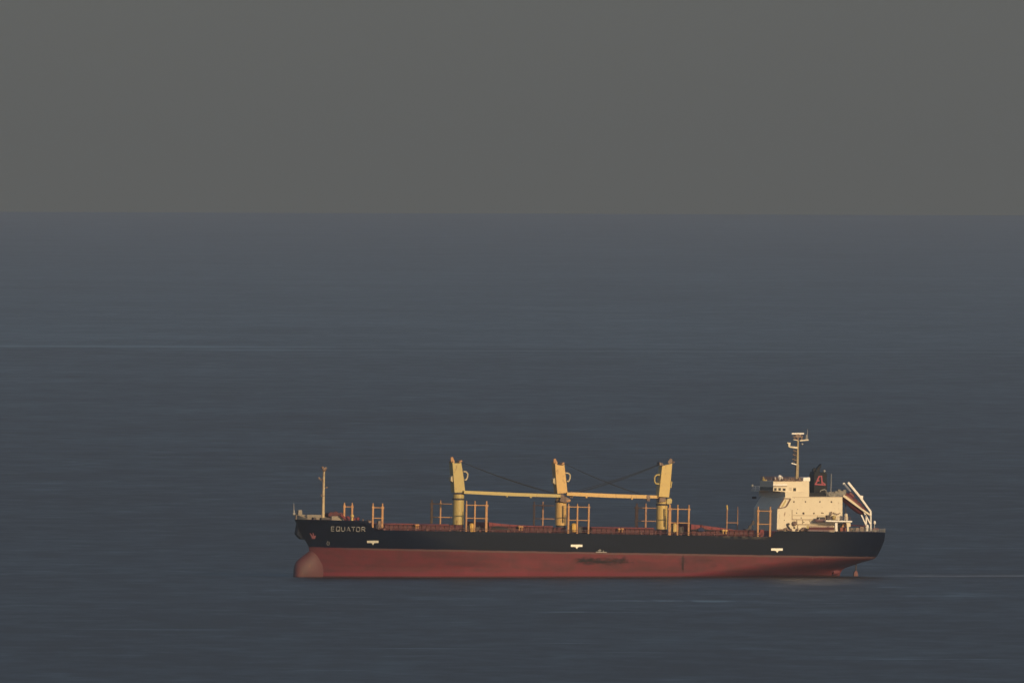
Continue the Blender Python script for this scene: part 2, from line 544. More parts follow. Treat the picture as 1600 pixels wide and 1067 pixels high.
for u, v in ((582.5, 846.3), (901, 852.4), (1214, 858.3)):
    decal('tug_mark', [[(u - 9, v - 2), (u + 9, v - 2), (u + 9, v + 1.6), (u + 4, v + 1.6), (u + 2.2, v + 2), (u + .4, v + 5.2), (u - 1.4, v + 2), (u - 4, v + 1.6), (u - 9, v + 1.6)]], mark_m)
decal('bulb_mark', [[(512, 845), (512.8, 845), (511, 849), (510.2, 849)], [(510.2, 849), (511, 849), (512.4, 851.3), (511.6, 851.6)],
                    [(512, 851), (514.6, 850.2), (514.6, 851), (512, 851.8)], [(513.6, 846), (514.4, 846), (515, 850), (514.2, 850)]], greyw)
decal('load_line_mark', [[(931, 861.5), (948, 862), (948, 863), (931, 862.6)], [(934, 859.5), (939, 858.6), (939.5, 859.6), (934.5, 860.5)],
                         [(942, 859.6), (943, 859.6), (943.4, 862), (942.4, 862)], [(937, 857.5), (938, 857.5), (938, 861.5), (937, 861.5)]], greyw)
for u in (1270, 1286):
    decal('draught_mark', [[(u - .5, 871.5 + k * 2), (u + .5, 871.5 + k * 2), (u + .5, 872.7 + k * 2), (u - .5, 872.7 + k * 2)] for k in range(3)],
          paint('draught_paint', (0.26, 0.1, 0.1)))
dl = MB()
for u, v0, v1 in ((1206, 842, 866), (1066.5, 858, 866)):
    pass

# anchors in their recesses
for side, (u, v) in ((-1, (489.5, 836)), (1, (470, 836))):
    if side < 0:
        Y = -6.0
        for _ in range(12):
            p = P(u, v, Y); Y = -(halfb(p.x, p.z) + 0.35)
        c = Vector((p.x, Y, p.z))
    else:
        p = P(470.5, 836, 3.0); c = Vector((p.x + 1.6, halfb(p.x + 1.6, p.z) + .3, p.z))
    a = MB()
    a.tube(c + Vector((-.1, 0, 1.3)), c + Vector((0, 0, -.6)), 0.22, 0.28)
    a.beam(c + Vector((0, 0, -.95)), c + Vector((-1.05, 0, .55)), .45, .62, .22)
    a.beam(c + Vector((0, 0, -.95)), c + Vector((1.05, 0, .55)), .45, .62, .22)
    a.tube(c + Vector((-.55, 0, -.75)), c + Vector((.55, 0, -.75)), 0.3)
    a.build('anchor', anchor_m if side < 0 else black, ship, 'rusty red anchor hanging under its hawse pipe' if side < 0 else None)
    h = MB(); hc = c + Vector((.1, -.02 * side, 1.9))
    h.lathe(hc, [(.95, -.3), (1.0, 0), (.75, .3), (.5, .32)], 14, 'X')
    h.build('hawse_pipe', paint('hawse_paint', (0.035, 0.035, 0.042)) if side < 0 else hull_m, ship)
bo = MB()
for y0, y1, k in ((0.3, 2.4, 0.0), (2.4, 4.0, 1.6)):
    bo.pprism([(466.2 + k, 817 + k), (463.6 + k, 834 - k), (466 + k, 837.4 - k), (471.6 + k * .5, 842.6 - k), (476.5, 842.6), (480, 838), (474, 818)], y0, y1)
bo.build('anchor_bolster', paint('bolster_navy', (0.003, 0.005, 0.012), .6, .3, (.006, .008, .014), spec=.1), ship, bevel=.15)


# ------------------------------------------------------------------ rails
def rail(name, pts, hgt, gap, r=0.05, mat=greyw, nrails=2, parent=ship, lean=0):
    m = MB()
    for a, b_ in zip(pts, pts[1:]):
        a, b_ = Vector(a), Vector(b_); L = (b_ - a).length; n = max(1, int(L / gap))
        for i in range(n + 1):
            q = a.lerp(b_, i / n)
            m.tube(q, q + Vector((lean, 0, hgt)), r * 1.3, r * 1.3, 5)
        for k in range(nrails):
            h = Vector((0, 0, hgt * (k + 1) / nrails))
            m.tube(a + h, b_ + h, r, r, 5)
    return m.build(name, mat, parent)


rail_m = paint('rail_paint', (0.20, 0.12, 0.10), 0.6, 0.9, (0.06, 0.022, 0.022), 0.5, 0.5)
for side in (-1, 1):
    pts = []
    for i in range(0, 61):
        x = XF0 + 1.5 + (XP0 - XF0 - 4) * i / 60
        pts.append((x, side * (halfb(x, ZD) - 0.25), ZD))
    rail('railing', pts, 0.95, 1.4, 0.045, rail_m, 2, ship)
    # stern rail
    pts = []
    x0, x1 = PX(1326, 830, -14), ends(ZP)[1] - 0.3
    for i in range(17):
        x = x0 + (x1 - x0) * math.sin(PI / 2 * i / 16)
        pts.append((x, side * max(0, halfb(x, ZP) - 0.25), ZP))
    rail('stern_railing', pts, 1.05, 1.3, 0.05, greyw, 3, ship)

# forecastle: starboard bulwark seen from inside, low port coaming
def bulwark(name, side, u0, u1, y_in, hfun, mat, label=None, n=40):
    m = MB(); vs = []
    x0, x1 = u0, u1
    for i in range(n + 1):
        x = x0 + (x1 - x0) * (i / n) ** 1.6
        y = side * (halfb(x, ZF) - y_in)
        h = hfun(x)
        for t in (0, .12):
            yy = y - side * t
            vs.append((x, yy, ZF - .05)); vs.append((x, yy, ZF + h))
    fs = []
    for i in range(n):
        a = i * 4; b_ = a + 4
        fs += [(a, b_, b_ + 1, a + 1), (a + 2, a + 3, b_ + 3, b_ + 2), (a + 1, b_ + 1, b_ + 3, a + 3)]
    m.add(vs, fs, False)
    return m.build(name, mat, ship, label)


xs0 = ends(ZF)[0] + 0.05
xs1 = PX(546, 813, 12)
xsl = PX(535, 808, 12)
bulwark('bulwark', 1, xs0, xs1, 0.1, lambda x: 1.35 if x < xsl else max(0.1, 1.35 * (xs1 - x) / (xs1 - xsl)), fore_b,
        'beige inner face of the far forecastle bulwark')
xn1 = PX(488, 811, -9)
bulwark('bulwark', -1, xs0, xn1, 0.05, lambda x: max(0.1, 1.2 - 1.0 * ((x - xs0) / (xn1 - xs0))), fore_b)
# mooring gear on the forecastle
for u0, u1, v0, v1, Y, mt, nm_ in ((489.5, 494.5, 808, 811.5, -10, darkgear, 'fairlead'), (502, 517, 808.6, 812, -11, darkgear, 'mooring_winch'),
                              (466, 472.5, 796.5, 804.5, 0.5, fore_b, 'locker'), (518, 536, 806, 813, -3, cream, 'deck_locker')):
    m = MB(); a = P(u0, v1, Y); b_ = P(u1, v0, Y)
    m.pprism([(u0, v1), (u1, v1 + .1), (u1 - .6, v0), (u0 + .4, v0 + .1)], Y, Y + 1.6)
    m.build(nm_, fore_b if mt is cream else mt, ship, bevel=0.06)
m = MB()
for u, r in ((514, .9), (521, 1.1), (529, .8)):
    p = P(u, 804.5, 1)
    m.tube((p.x, -.8, p.z), (p.x, 3, p.z), r * .8, r * .8, 12)
    m.tube((p.x, -1.0, p.z), (p.x, -.8, p.z), r, r, 12)
m.tube(P(509, 805, 1), P(534, 805, 1), .4)
m.build('windlass', dark_red, ship, 'dark red windlass behind the foremast')
m = MB()
m.path([P(532, 804, -4), P(536, 807.5, -4), P(540, 811, -4), P(545, 812.5, -4)], .42)
m.ball(P(543, 810, -3), .8); m.ball(P(559, 810.5, -5), .55); m.ball(P(553, 811, -5), .5)
m.build('mooring_pipework', deck_red, ship)
m = MB(); m.tube(P(459.3, 803, 0), P(459, 786, 0), .13, .07); m.tube(P(459.5, 804, 0), P(459.3, 797, 0), .3, .2); m.ball(P(459.2, 802.5, 0), .45)
m.build('jackstaff', greyw, ship)
m = MB(); m.tube(P(550, 814, -7), P(550.5, 806, -7), .38, .3); m.ball(P(550.3, 806, -7), .55); m.build('ventilator', crane_y, ship)

# foremast
m = MB()
base, top = P(504.8, 806, 0), P(506.3, 733, 0)
m.tube(P(504.6, 810, 0), P(505.3, 775, 0), .52, .42, 12)
m.tube(P(505.3, 775, 0), P(506.4, 733, 0), .40, .28, 12)
fm = m.build('foremast', mast_y, ship, 'slender weathered yellow mast on the forecastle')
m = MB()
for u, v, w, dz in ((506, 731.5, 1.5, .25), (505.5, 735, 1.2, .18)):
    m.box(P(u, v, 0), (w, 1.4, dz))
m.box(P(504, 730.6, 0), (.5, .5, .7)); m.box(P(508.5, 731, 0), (.4, .4, .6)); m.ball(P(506.4, 733.2, -.5), .55)
m.build('mast_top_light', gearmix, fm)
m = MB()
m.tube(P(504, 748.6, 0), P(498.3, 747, 0), .12); m.box(P(498.5, 746.6, 0), (.35, .3, .5)); m.beam(P(498.6, 748, 0), P(504, 752, 0), .1, .1)
m.tube(P(507, 762, 0), P(511, 761.6, 0), .1); m.box(P(510.6, 761.2, 0), (.3, .3, .4))
m.box(P(503.4, 774.5, 0), (1.1, .9, .2)); m.tube(P(501.8, 775, 0), P(501.8, 771.5, 0), .08)
m.build('mast_bracket', gearmix, fm)
m = MB()
for s_ in (0, .38):
    m.tube(P(503.2 + s_ * 0, 806, -.7 + s_), P(504.6, 738, -.6 + s_), .045, .045, 5)
m.build('ladder', gearmix, fm)


# ------------------------------------------------------------------ stanchion frames
def frame(posts, vtop, vbot, rungs, Y, w=0.46, thick=None, rx=None, vb2=None, mat=orange):
    m = MB(); a, b_ = (rx or (posts[0], posts[-1]))
    f = None
    for rv in rungs:
        m = MB(); m.tube(P(a, rv, Y), P(b_, rv + (b_ - a) * .018, Y), .16, .16, 6)
        o = m.build('rung' if f else 'stanchion_frame', mat, f or ship); f = f or o
    for i, u in enumerate(posts):
        ww = (thick or {}).get(i, w)
        q = MB()
        dv = (u - posts[0]) * .02
        t = P(u, vtop + dv, Y); bt = P(u, vbot + dv, Y)
        hgt = t.z - bt.z
        q.box((t.x, Y, bt.z + hgt * .44), (ww, .5, hgt * .88 + .01))
        q.box((t.x, Y, bt.z + hgt * .94), (ww * .6, .36, hgt * .12))
        q.box((t.x, Y, PZ(u, rungs[0] + dv, Y)), (ww * 1.5, .62, .5))
        q.box((t.x, Y, PZ(u, rungs[-1] + dv, Y)), (ww * 1.3, .6, .35))
        q.build('post', mat, f)
    return f


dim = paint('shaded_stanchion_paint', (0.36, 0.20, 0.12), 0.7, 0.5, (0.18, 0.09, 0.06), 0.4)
frame([582.8, 597.6], 786, 824, [792.8, 809.2], -12.3, thick={0: .5, 1: .58})
frame([538, 550.2], 785, 811, [791.5], 12.0, w=.5)
frame([728.9, 742.1, 760.2], 782, 830, [788.9, 809.2], -14.2, thick={0: .42, 1: .42, 2: .66})
frame([674.8, 688.4], 781, 824, [786.8, 807.6], 14.2, rx=(675, 706), mat=orange, thick={0: .6, 1: .4})
frame([888.4, 902.2, 920], 786.5, 833, [791.7, 812.3], -14.2, thick={0: .5, 1: .42, 2: .46})
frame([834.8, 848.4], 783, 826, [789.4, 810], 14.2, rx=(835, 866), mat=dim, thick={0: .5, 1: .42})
frame([1046.6, 1059, 1076.4], 788, 837, [795, 816.4], -14.2, thick={0: .8, 1: .42, 2: .5})
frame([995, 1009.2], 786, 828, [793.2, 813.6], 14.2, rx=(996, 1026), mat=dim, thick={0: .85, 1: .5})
frame([1184.6, 1203.6], 791, 838.5, [798, 818.5], -14.2, thick={0: .5, 1: .52})
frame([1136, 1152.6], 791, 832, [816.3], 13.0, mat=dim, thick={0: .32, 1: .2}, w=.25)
m = MB(); m.tube(P(1136.6, 797, 13), P(1135.6, 789, 13), .22, .3); m.build('mast_lamp', crane_y, ship)

# cross-deck diagonal braces
for u, Y in ((728.9, -14.2), (888.4, -14.2), (1046.6, -14.2)):
    m = MB(); m.box(P(u + 8.4, 826, -13.4), (1.5, 1.3, 1.9)); m.lathe(P(u + 8.4, 830, -13.4), [(.85, 0), (.85, 2.0), (.6, 2.3), (.2, 2.4)], 14)
    m.build('store_drum', yellow if u < 1000 else crane_y, ship, 'yellow drum beside the near stanchion frame', bevel=.05)
    m = MB()
    m.box(P(u + 3, 826.5, -12.5), (.9, 1, 2.2)); m.box(P(u + 17, 827.5, -12.5), (1.2, 1, 1.7)); m.tube(P(u + 21, 829, -13), P(u + 20, 822, -13), .2)
    m.box(P(u + 12.5, 827, -11), (2.2, 1, 1.5))
    m.build('mooring_gear', darkgear, ship)


# ------------------------------------------------------------------ cranes
guard_m = paint('guard_paint', (0.50, 0.42, 0.27), .6, .4)


def crane(uc, vb, v_ring, hp, horn1, horn2, loop, bump, mat, gap_u=None, s=1, lab=None):
    pc = P(uc, v_ring, 0); zb_ = PZ(uc, vb, 0); rr = 1.62
    m = MB()
    m.lathe((pc.x, 0, zb_), [(rr * 1.0, 0), (rr, 0.2), (rr, pc.z - zb_)], 28)
    cr = m.build('deck_crane', mat, ship, lab)
    m = MB(); m.lathe((pc.x, 0, ZD - .1), [(1.35, 0), (1.35, zb_ - ZD + .1)], 20); m.build('foundation', darkgear, cr)
    m = MB()
    m.lathe((pc.x, 0, pc.z), [(rr * 1.06, 0), (rr * 1.12, .15), (rr * 1.12, .4), (rr * .96, .5), (rr * .96, 1.6), (rr * 1.04, 1.75), (rr * 1.04, 1.95)], 28)
    m.build('slewing_ring', darkgear, cr)
    m = MB(); m.lathe((pc.x, 0, pc.z + .52), [(rr * 1.0, 0), (rr * 1.0, 1.1)], 28); m.build('collar', mat, cr)
    m = MB(); m.pprism(hp, -1.45, 1.45)
    hs = m.build('housing', mat, cr, bevel=.08)
    m = MB()
    for y in (-1.1, .8):
        m.pprism(horn1, y, y + .4)
    a = P(*horn1[0], 0)
    m.tube((a.x, -1.1, PZ(*horn1[2], 0)), (a.x, 1.2, PZ(*horn1[2], 0)), .25)
    m.pprism(horn2, -1.2, 1.2)
    m.build('sheave_bracket', orange if s > 0 else gearmix, cr)
    m = MB(); m.path([P(u, v, -1.1) for u, v in loop], .24, 8)
    m.path([P(u, v, .9) for u, v in loop], .24, 8)
    m.build('platform_guard', guard_m if s > 0 else crane_g, cr)
    m = MB(); m.pprism(bump, -.9, .9); m.build('light_box', guard_m if s > 0 else crane_g, cr)
    if gap_u:
        m = MB(); q = P(gap_u, vb - 4, -1.9); q2 = P(gap_u - .4, v_ring + 5, -1.9)
        for dy in (0, .0):
            m.tube(q, q2, .09); m.tube(q + Vector((.4, 0, 0)), q2 + Vector((.4, 0, 0)), .05)
        k = 0
        while q.z + k < q2.z:
            m.tube(q + Vector((0, 0, k)), q + Vector((.4, 0, k)), .03, .03, 5); k += .6
        m.build('ladder', darkgear, cr)
    return cr


def jib(cr, a, b_, y0, y1, h0, h1, mat, ropes, knobs=()):
    A_, B_ = P(*a, y0), P(*b_, y1)
    m = MB()
    mid = A_.lerp(B_, .5) + Vector((0, 0, -.10)); 
    m.beam(A_, mid, 1.2, h0, (h0 + h1) / 2 * 1.12); m.beam(mid, B_, 1.2, (h0 + h1) / 2 * 1.12, h1, .8)
    for u, v in knobs:
        q = P(u, v, (y0 + y1) / 2); m.box(q, (.5, .6, .4))
    jb = m.build('jib', mat, cr)
    for k in range(7):
        pass
    m = MB(); m.tube(B_ + Vector((0, -.6, 0)), B_ + Vector((0, .6, 0)), .55, .55, 12)
    m.box(B_ + Vector((.1, 0, -.75)), (.9, .7, 1.0))
    m.build('sheave', gearmix, jb)
    m = MB()
    for (ra, rya, rb, ryb) in ropes:
        p, q = P(*ra, rya), P(*rb, ryb)
        prev = p
        for i in range(1, 9):
            t = i / 8; w = p.lerp(q, t) + Vector((0, 0, -1.1 * 4 * t * (1 - t) * .5))
            m.tube(prev, w, .065, .065, 5); prev = w
    m.build('hoist_rope', rope_m, jb)
    return jb


c1 = crane(716.4, 819.5, 781, [(710.3, 769.5), (727.2, 769.5), (724.5, 745), (720.8, 722), (718, 723.5), (712, 723.5), (706.8, 722), (709.5, 757)],
           [(704.6, 721), (709, 723.5), (710.8, 721.5), (707.5, 713.5), (704.4, 714.5)], [(717, 722.6), (722.4, 721), (721.6, 718.6), (718.6, 720)],
           [(724, 736.5), (728, 736.8), (730.8, 740), (730.4, 745), (728.4, 749.5), (725.5, 749.5)],
           [(707, 743), (704.6, 745), (704.4, 751), (707.6, 753)], crane_g, lab='yellow crane nearest the bow')
c2 = crane(876.6, 820.5, 785, [(871, 771), (887, 770), (884.6, 748), (882, 725.5), (879, 727), (873, 726.5), (867.2, 724), (869.5, 757)],
           [(865.2, 723.5), (869.6, 726.5), (871.4, 723), (868, 716), (865.2, 717)], [(877, 726), (882.4, 724.6), (881.4, 722), (878.6, 723.6)],
           [(883.6, 739), (888, 739), (890.8, 742), (890.4, 747.6), (888.4, 752), (885.6, 751.6)],
           [(867.6, 746), (864.4, 748), (864.2, 754), (868.4, 757)], crane_o, gap_u=879.4, lab='orange-yellow crane in the middle of the three')
c3 = crane(1034.4, 826.5, 789.5, [(1029.4, 775.8), (1045.6, 777), (1048.2, 752), (1050.6, 723.5), (1046, 725), (1040, 726.5), (1034.6, 728), (1032, 752)],
           [(1050.8, 723), (1045.6, 724.6), (1043.6, 721.6), (1047.2, 715.8), (1050.4, 717.5)], [(1031, 727), (1036.4, 727.4), (1036, 724), (1030.6, 722)],
           [(1031, 741.6), (1026, 741.6), (1022.8, 745), (1022.8, 752), (1025, 755.6), (1029.8, 755.8)],
           [(1049.4, 751), (1050.4, 753), (1049, 762), (1047.6, 762)], crane_y, gap_u=1038, s=-1, lab='yellow crane nearest the bridge')
jib(c1, (724, 768.6), (878, 774.6), -1.9, -1.9, .88, .86, crane_g,
    [((722, 722), -1.3, (868, 772), -1.9), ((722, 722), -.6, (878, 773), -1.2), ((722, 722), .8, (866, 770), -1)], [(829, 776.4), (792, 775)])
jib(c2, (885, 771.4), (1012, 776), -1.7, -1.9, .90, 1.0, crane_o,
    [((882, 724), -1.3, (1008, 774), -1.9), ((882, 724), .7, (1000, 772), -1.2)], [(916, 776.5), (987, 779)])
jib(c3, (1034, 776.4), (892, 770.6), .2, -.5, .84, .7, crane_o,
    [((1033, 724), -.6, (900, 769), -.5), ((1033, 724), .9, (893, 768), .3), ((1033, 725), .2, (905, 769), -.2)])
m = MB(); m.pprism([(875, 783), (876, 777), (884, 776), (891, 779), (891, 784), (884, 785.5)], -2.4, .6); m.build('jib_rest', gearmix, c2, bevel=.08)
m = MB(); m.tube(P(885, 783, -2.2), P(891, 781.5, -2.2), .35); m.build('hook_block', orange, c2)
m = MB(); m.pprism([(1041.5, 787), (1042.5, 779), (1048.5, 778), (1050.4, 781), (1049.5, 786.5), (1046, 788)], -1.9, -.8); m.build('hook_block', crane_g, c3, bevel=.1)
m = MB(); m.pprism([(1030, 784), (1031, 777.5), (1040, 777.5), (1040.5, 784)], -2.0, .6); m.build('jib_rest', gearmix, c3, bevel=.08)


# ------------------------------------------------------------------ hatches
def hatch(u0, u1, top, Y=9.2, low=1.55):
    """coaming plus cover; top is the outline of the cover in photo pixels"""
    x0, x1 = PX(u0, 830, -Y), PX(u1, 830, -Y)
    m = MB(); m.box(((x0 + x1) / 2, 0, ZD + low / 2), (x1 - x0, 2 * Y, low))
    n = int((x1 - x0) / 1.4)
    for i in range(n + 1):
        x = x0 + .2 + (x1 - x0 - .4) * i / n
        m.box((x, -Y - .18, ZD + low / 2), (.12, .34, low * .9))
    h = m.build('hatch', dark_red, ship)
    poly = [(PX(u, v, -Y - .35), PZ(u, v, -Y - .35)) for u, v in top]
    zl = ZD + low + .02
    xa, xb = poly[0][0], poly[-1][0]
    m = MB(); m.prism([(xa, zl)] + poly + [(xb, zl)], -Y - .35, Y + .35)
    cvr = m.build('hatch_cover', deck_red, h, bevel=.05)
    m = MB()
    k = xa + 1.2
    while k < xb - 1:
        zt = None
        for (ax, az), (bx, bz) in zip(poly, poly[1:]):
            if ax <= k <= bx: zt = az + (bz - az) * (k - ax) / (bx - ax)
        if zt and zt - zl > .3:
            m.box((k, -Y - .42, (zl + zt) / 2), (.1, .12, (zt - zl) * .9))
        k += 2.6
    m.box(((xa + xb) / 2, -Y - .41, zl + .1), (xb - xa, .1, .16))
    if m.v: m.build('stiffener', dark_red, cvr)
    return h


hatch(600, 703, [(600, 818.6), (615, 817.6), (648, 817.8), (656, 819.2), (702, 818.8)])
hatch(764, 864, [(764, 815.6), (776, 817.2), (800, 819.4), (840, 821.6), (864, 821.6)])
hatch(924, 1023, [(924, 823.2), (960, 823.6), (1022, 824.4)])
hatch(1080, 1178, [(1080, 818.6), (1096, 820.4), (1125, 824), (1150, 827.6), (1178, 829.4)])
# transverse bulkhead houses between the hatches
for u0, u1, v in ((703, 724, 820), (866, 884, 824), (1024, 1042, 828)):
    m = MB(); m.pprism([(u0, v + 8), (u1, v + 8), (u1, v), (u0, v)], -8, 8); m.build('mast_house', dark_red, ship, bevel=.06)
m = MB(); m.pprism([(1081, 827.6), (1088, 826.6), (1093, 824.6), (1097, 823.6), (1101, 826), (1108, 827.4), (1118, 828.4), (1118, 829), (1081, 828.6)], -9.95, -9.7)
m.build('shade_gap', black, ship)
m = MB(); m.pprism([(1091, 829.5), (1091, 826.4), (1095.6, 823.6), (1100.6, 826.8), (1101, 829.8)], -10.2, -9.8); m.build('blue_tarpaulin', tarp_m, ship)
m = MB(); m.tube(P(1095.6, 824, -9.5), P(1095.6, 819.5, -9.5), .3); m.build('ventilator', dark_red, ship)
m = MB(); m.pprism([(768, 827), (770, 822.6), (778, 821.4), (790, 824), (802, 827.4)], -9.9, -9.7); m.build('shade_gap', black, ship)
for u, v in ((650, 820.4), (652.8, 820.2), (811.5, 822.8), (815.3, 823), (967.2, 826.6), (972.2, 826.2), (1130, 828.6), (1134.4, 828.8), (1187.5, 833.2), (1191, 831)):
    m = MB(); q = P(u, v, -10.4)
    m.lathe(q + Vector((0, 0, -1.1)), [(.22, 0), (.22, .8), (.42, .9), (.5, 1.15), (.35, 1.4), (.05, 1.45)], 10)
    m.build('ventilator', orange if u < 1120 else crane_o, ship)
# deck pipes and small fittings along the port side
m = MB()
x = XF0 + 3
while x < XP0 - 2:
    h = random.uniform(.25, .8)
    m.box((x, -13.2 + random.uniform(-.6, .9), ZD + h / 2), (random.uniform(.25, .9), .5, h))
    x += random.uniform(1.8, 5.0)
m.build('deck_fitting', paint('fitting_paint', (.15, .06, .055), .7, .9, (.05, .02, .02), .4, 1.5), ship)
m = MB()
for y, z_ in ((-12.4, .35), (-12.0, .5)):
    m.tube((XF0 + 2, y, ZD + z_), (XP0 - 2, y, ZD + z_), .12, .12, 6)
m.build('deck_pipe', dark_red, ship)
# forecastle break bulkhead gear
m = MB()
m.box(P(592, 820, -9), (.8, 1, 2.4)); m.box(P(589, 822, -9), (1, 1, 1.4)); m.box(P(577, 814, -9), (1.4, 1.0, .7)); m.tube(P(567, 814, -9), P(567, 811, -9), .2)
m.build('deck_gear', gearmix, ship)
# mooring lines and a derrick at the break of the poop
m = MB(); m.path([P(1163, 832, -6), P(1171, 824, -6), P(1177, 815, -6)], .3); m.box(P(1177, 816.5, -6), (.8, .5, 1.2)); m.box(P(1172, 823.5, -6), (.9, .5, .9))
m.box(P(1167, 831, -6), (1.8, 2, 1.8))
m.build('deck_davit', darkgear, ship)
m = MB(); m.box(P(1190, 831.5, -11), (1.2, 1, 1.6)); m.box(P(1187, 835, -11), (1.6, 1, 1.3)); m.build('mooring_gear', deck_red, ship)

# ------------------------------------------------------------------ accommodation
W1, W2 = 9.8, 5.6
m = MB()
m.pprism([(1213.6, 830.5), (1214.6, 795.6), (1225.4, 777.4), (1226.6, 776.4), (1316.4, 775.6), (1316.4, 831)], -W1, W1)
house = m.build('deckhouse', cream, ship, 'cream accommodation block', bevel=.05)
m = MB()
m.pprism([(1226.4, 777.2), (1226.2, 768.2), (1208.2, 766.8), (1208.2, 751.5), (1264.4, 751.2), (1264.4, 776.6)], -W2, W2)
bridge = m.build('wheelhouse', cream, ship, bevel=.04)
m = MB(); m.pprism([(1226.9, 776.9), (1226.7, 768.6), (1263.9, 769), (1263.9, 776.6)], -W1 + .15, W1 + 2.5); m.build('upper_deckhouse', cream, ship, bevel=.04)
# front window band of the wheelhouse
xf = PX(1208.2, 760, -W2)
m = MB(); zc = PZ(1208, 763.4, -W2)
m.box((xf - .04, 0, zc), (.1, 2 * W2 - .8, .95)); m.build('front_window', glass_m, bridge)
for u, v, w, h in ((1211.6, 764.2, 3.6, 4.0), (1218.2, 764.2, 3.8, 4.2), (1225.2, 764.6, 4.4, 3.8), (1241.6, 764.6, 4.2, 5.0)):
    m = MB(); m.pprism([(u - w / 2, v + h / 2), (u + w / 2, v + h / 2), (u + w / 2, v - h / 2), (u - w / 2, v - h / 2)], -W2 - .06, -W2 + .1)
    m.build('window', glass_m, bridge)
m = MB(); m.pprism([(1208, 758.6), (1230, 758.4), (1230, 756), (1208, 756.4)], -W2 - .25, -W2 + .1)
m.build('roof_edge', white, bridge)
m = MB(); m.pprism([(1208, 760.2), (1230, 760), (1230, 759.2), (1208, 759.4)], -W2 - .08, -W2 + .1); m.build('gutter', gearmix, bridge)
m = MB(); m.pprism([(1233.4, 766.6), (1237.2, 766.6), (1237.2, 761.4), (1233.4, 761.4), ], -W2 - .05, -W2 + .1); m.build('door', paint('door_cream', (.55, .47, .36)), bridge)
m = MB(); m.pprism([(1239.4, 774.2), (1258, 774.4), (1258, 773.8), (1239.4, 773.6)], -W2 - .07, -W2 + .1); m.build('ledge', paint('ledge_cream', (.5, .4, .28)), bridge)
# open bridge wings
m = MB(); xw = PX(1208.2, 766.8, -W2)
zw = PZ(1214, 767.6, -W2)
for s_ in (1,):
    m.box((xw + 1.5, s_ * (W2 + 3.9), zw + .0), (2.6, 7.8, .2))
m.build('bridge_wing', cream, ship)
rail('wing_railing', [(xw + .3, W2, zw + .1), (xw + .3, W2 + 7.6, zw + .1), (xw + 2.7, W2 + 7.6, zw + .1)], 1.2, .9, .05, white)
m = MB(); m.box((xw + .3, W2 + 7.2, zw + 1.2), (.6, 1.0, 1.2)); m.build('wing_console', greyw, ship)
m = MB(); m.box(P(1178.4, 777.2, W1 - .5) + Vector((0, 0, 0)), (1.1, .8, .7)); m.build('side_light_box', black, ship)

# slanted opening in the front of the house
def strip(m, a, b_, w, y0, y1):
    (ua, va), (ub, vb_) = a, b_
    L = math.hypot(ub - ua, vb_ - va); nx, ny = -(vb_ - va) / L * w / 2, (ub - ua) / L * w / 2
    m.pprism([(ua + nx, va + ny), (ub + nx, vb_ + ny), (ub - nx, vb_ - ny), (ua - nx, va - ny)], y0, y1)


m = MB()
op = [(1216, 794.2), (1225.4, 778.6), (1235.4, 779), (1228.6, 790.8), (1226, 792.4)]
for a, b_, w in ((op[0], op[1], 1.5), (op[1], op[2], 1.5), (op[2], op[3], 2.4), (op[4], op[0], 1.4), (op[3], op[4], 2.0)):
    strip(m, a, b_, w, -W1 - .1, -W1 + .1)
m.build('opening_frame', paint('opening_dark', (.10, .045, .03)), house)
m = MB()
m.pprism([(1220.4, 791.6), (1227.8, 780), (1229, 782), (1224.4, 790.6)], -W1 - .05, -W1 + .1)
m.build('inner_bulkhead', crane_g, house)
ports = [(1240.6, 783.6, 2.3), (1258.7, 783.6, 2.2), (1281.2, 783.7, 2.2), (1299.2, 783.8, 2.6), (1244.8, 801.2, 2.0), (1255.5, 801.8, 3.4), (1271.8, 801.8, 2.4),
         (1284.4, 801, 2.2), (1286.4, 801.6, 1.7), (1299, 800.2, 2.4), (1246.2, 795.4, 1.2), (1252, 808.8, 2.0), (1225.6, 812.4, 1.4), (1302.4, 800.8, 1.6),
         (1241, 824.2, 3.4), (1232.2, 818.6, 3.8), (1241, 816.4, 3.0), (1256, 815.6, 1.8), (1265, 814.2, 1.3), (1247, 825, 1.6)]
for u, v, d in ports:
    m = MB(); q = P(u, v, -W1 - .06); r = d * M / 2
    m.tube(q, q + Vector((0, .16, 0)), r * .92, r * .92, 12)
    pn = m.build('porthole', glass_m, house)
    if d > 2:
        m = MB(); m.tube(q + Vector((0, .05, 0)), q + Vector((0, .12, 0)), r * 1.3, r * 1.3, 14); m.build('rim', paint('rim_tan', (.42, .33, .22)) if u == 1240.6 else bpy.data.materials['rim_tan'], pn)
shade = paint('ledge_tan', (.46, .38, .28), .6, .3)
for i, (a, b_, w, d) in enumerate((((1238, 796), (1238, 811), 1.3, .12), ((1238, 811), (1276, 811.4), 1.5, .25), ((1240, 804.8), (1300, 805.2), .6, .2),
                      ((1246, 818.6), (1302, 819.4), 1.1, .5), ((1238, 776.6), (1316, 776.4), .7, .15))):
    m = MB(); strip(m, a, b_, w, -W1 - d, -W1 + .05); m.build('ledge', shade, house)
for u, v0, v1 in ((1254.6, 811.5, 818.6), (1245.6, 811.5, 818.4), (1246.6, 820, 829), (1262.6, 821, 829.4)):
    m = MB(); strip(m, (u, v0), (u, v1), 1.0 if u != 1262.6 else 2.4, -W1 - .3, -W1 + .05); m.build('pilaster', crane_g if u == 1262.6 else shade, house)
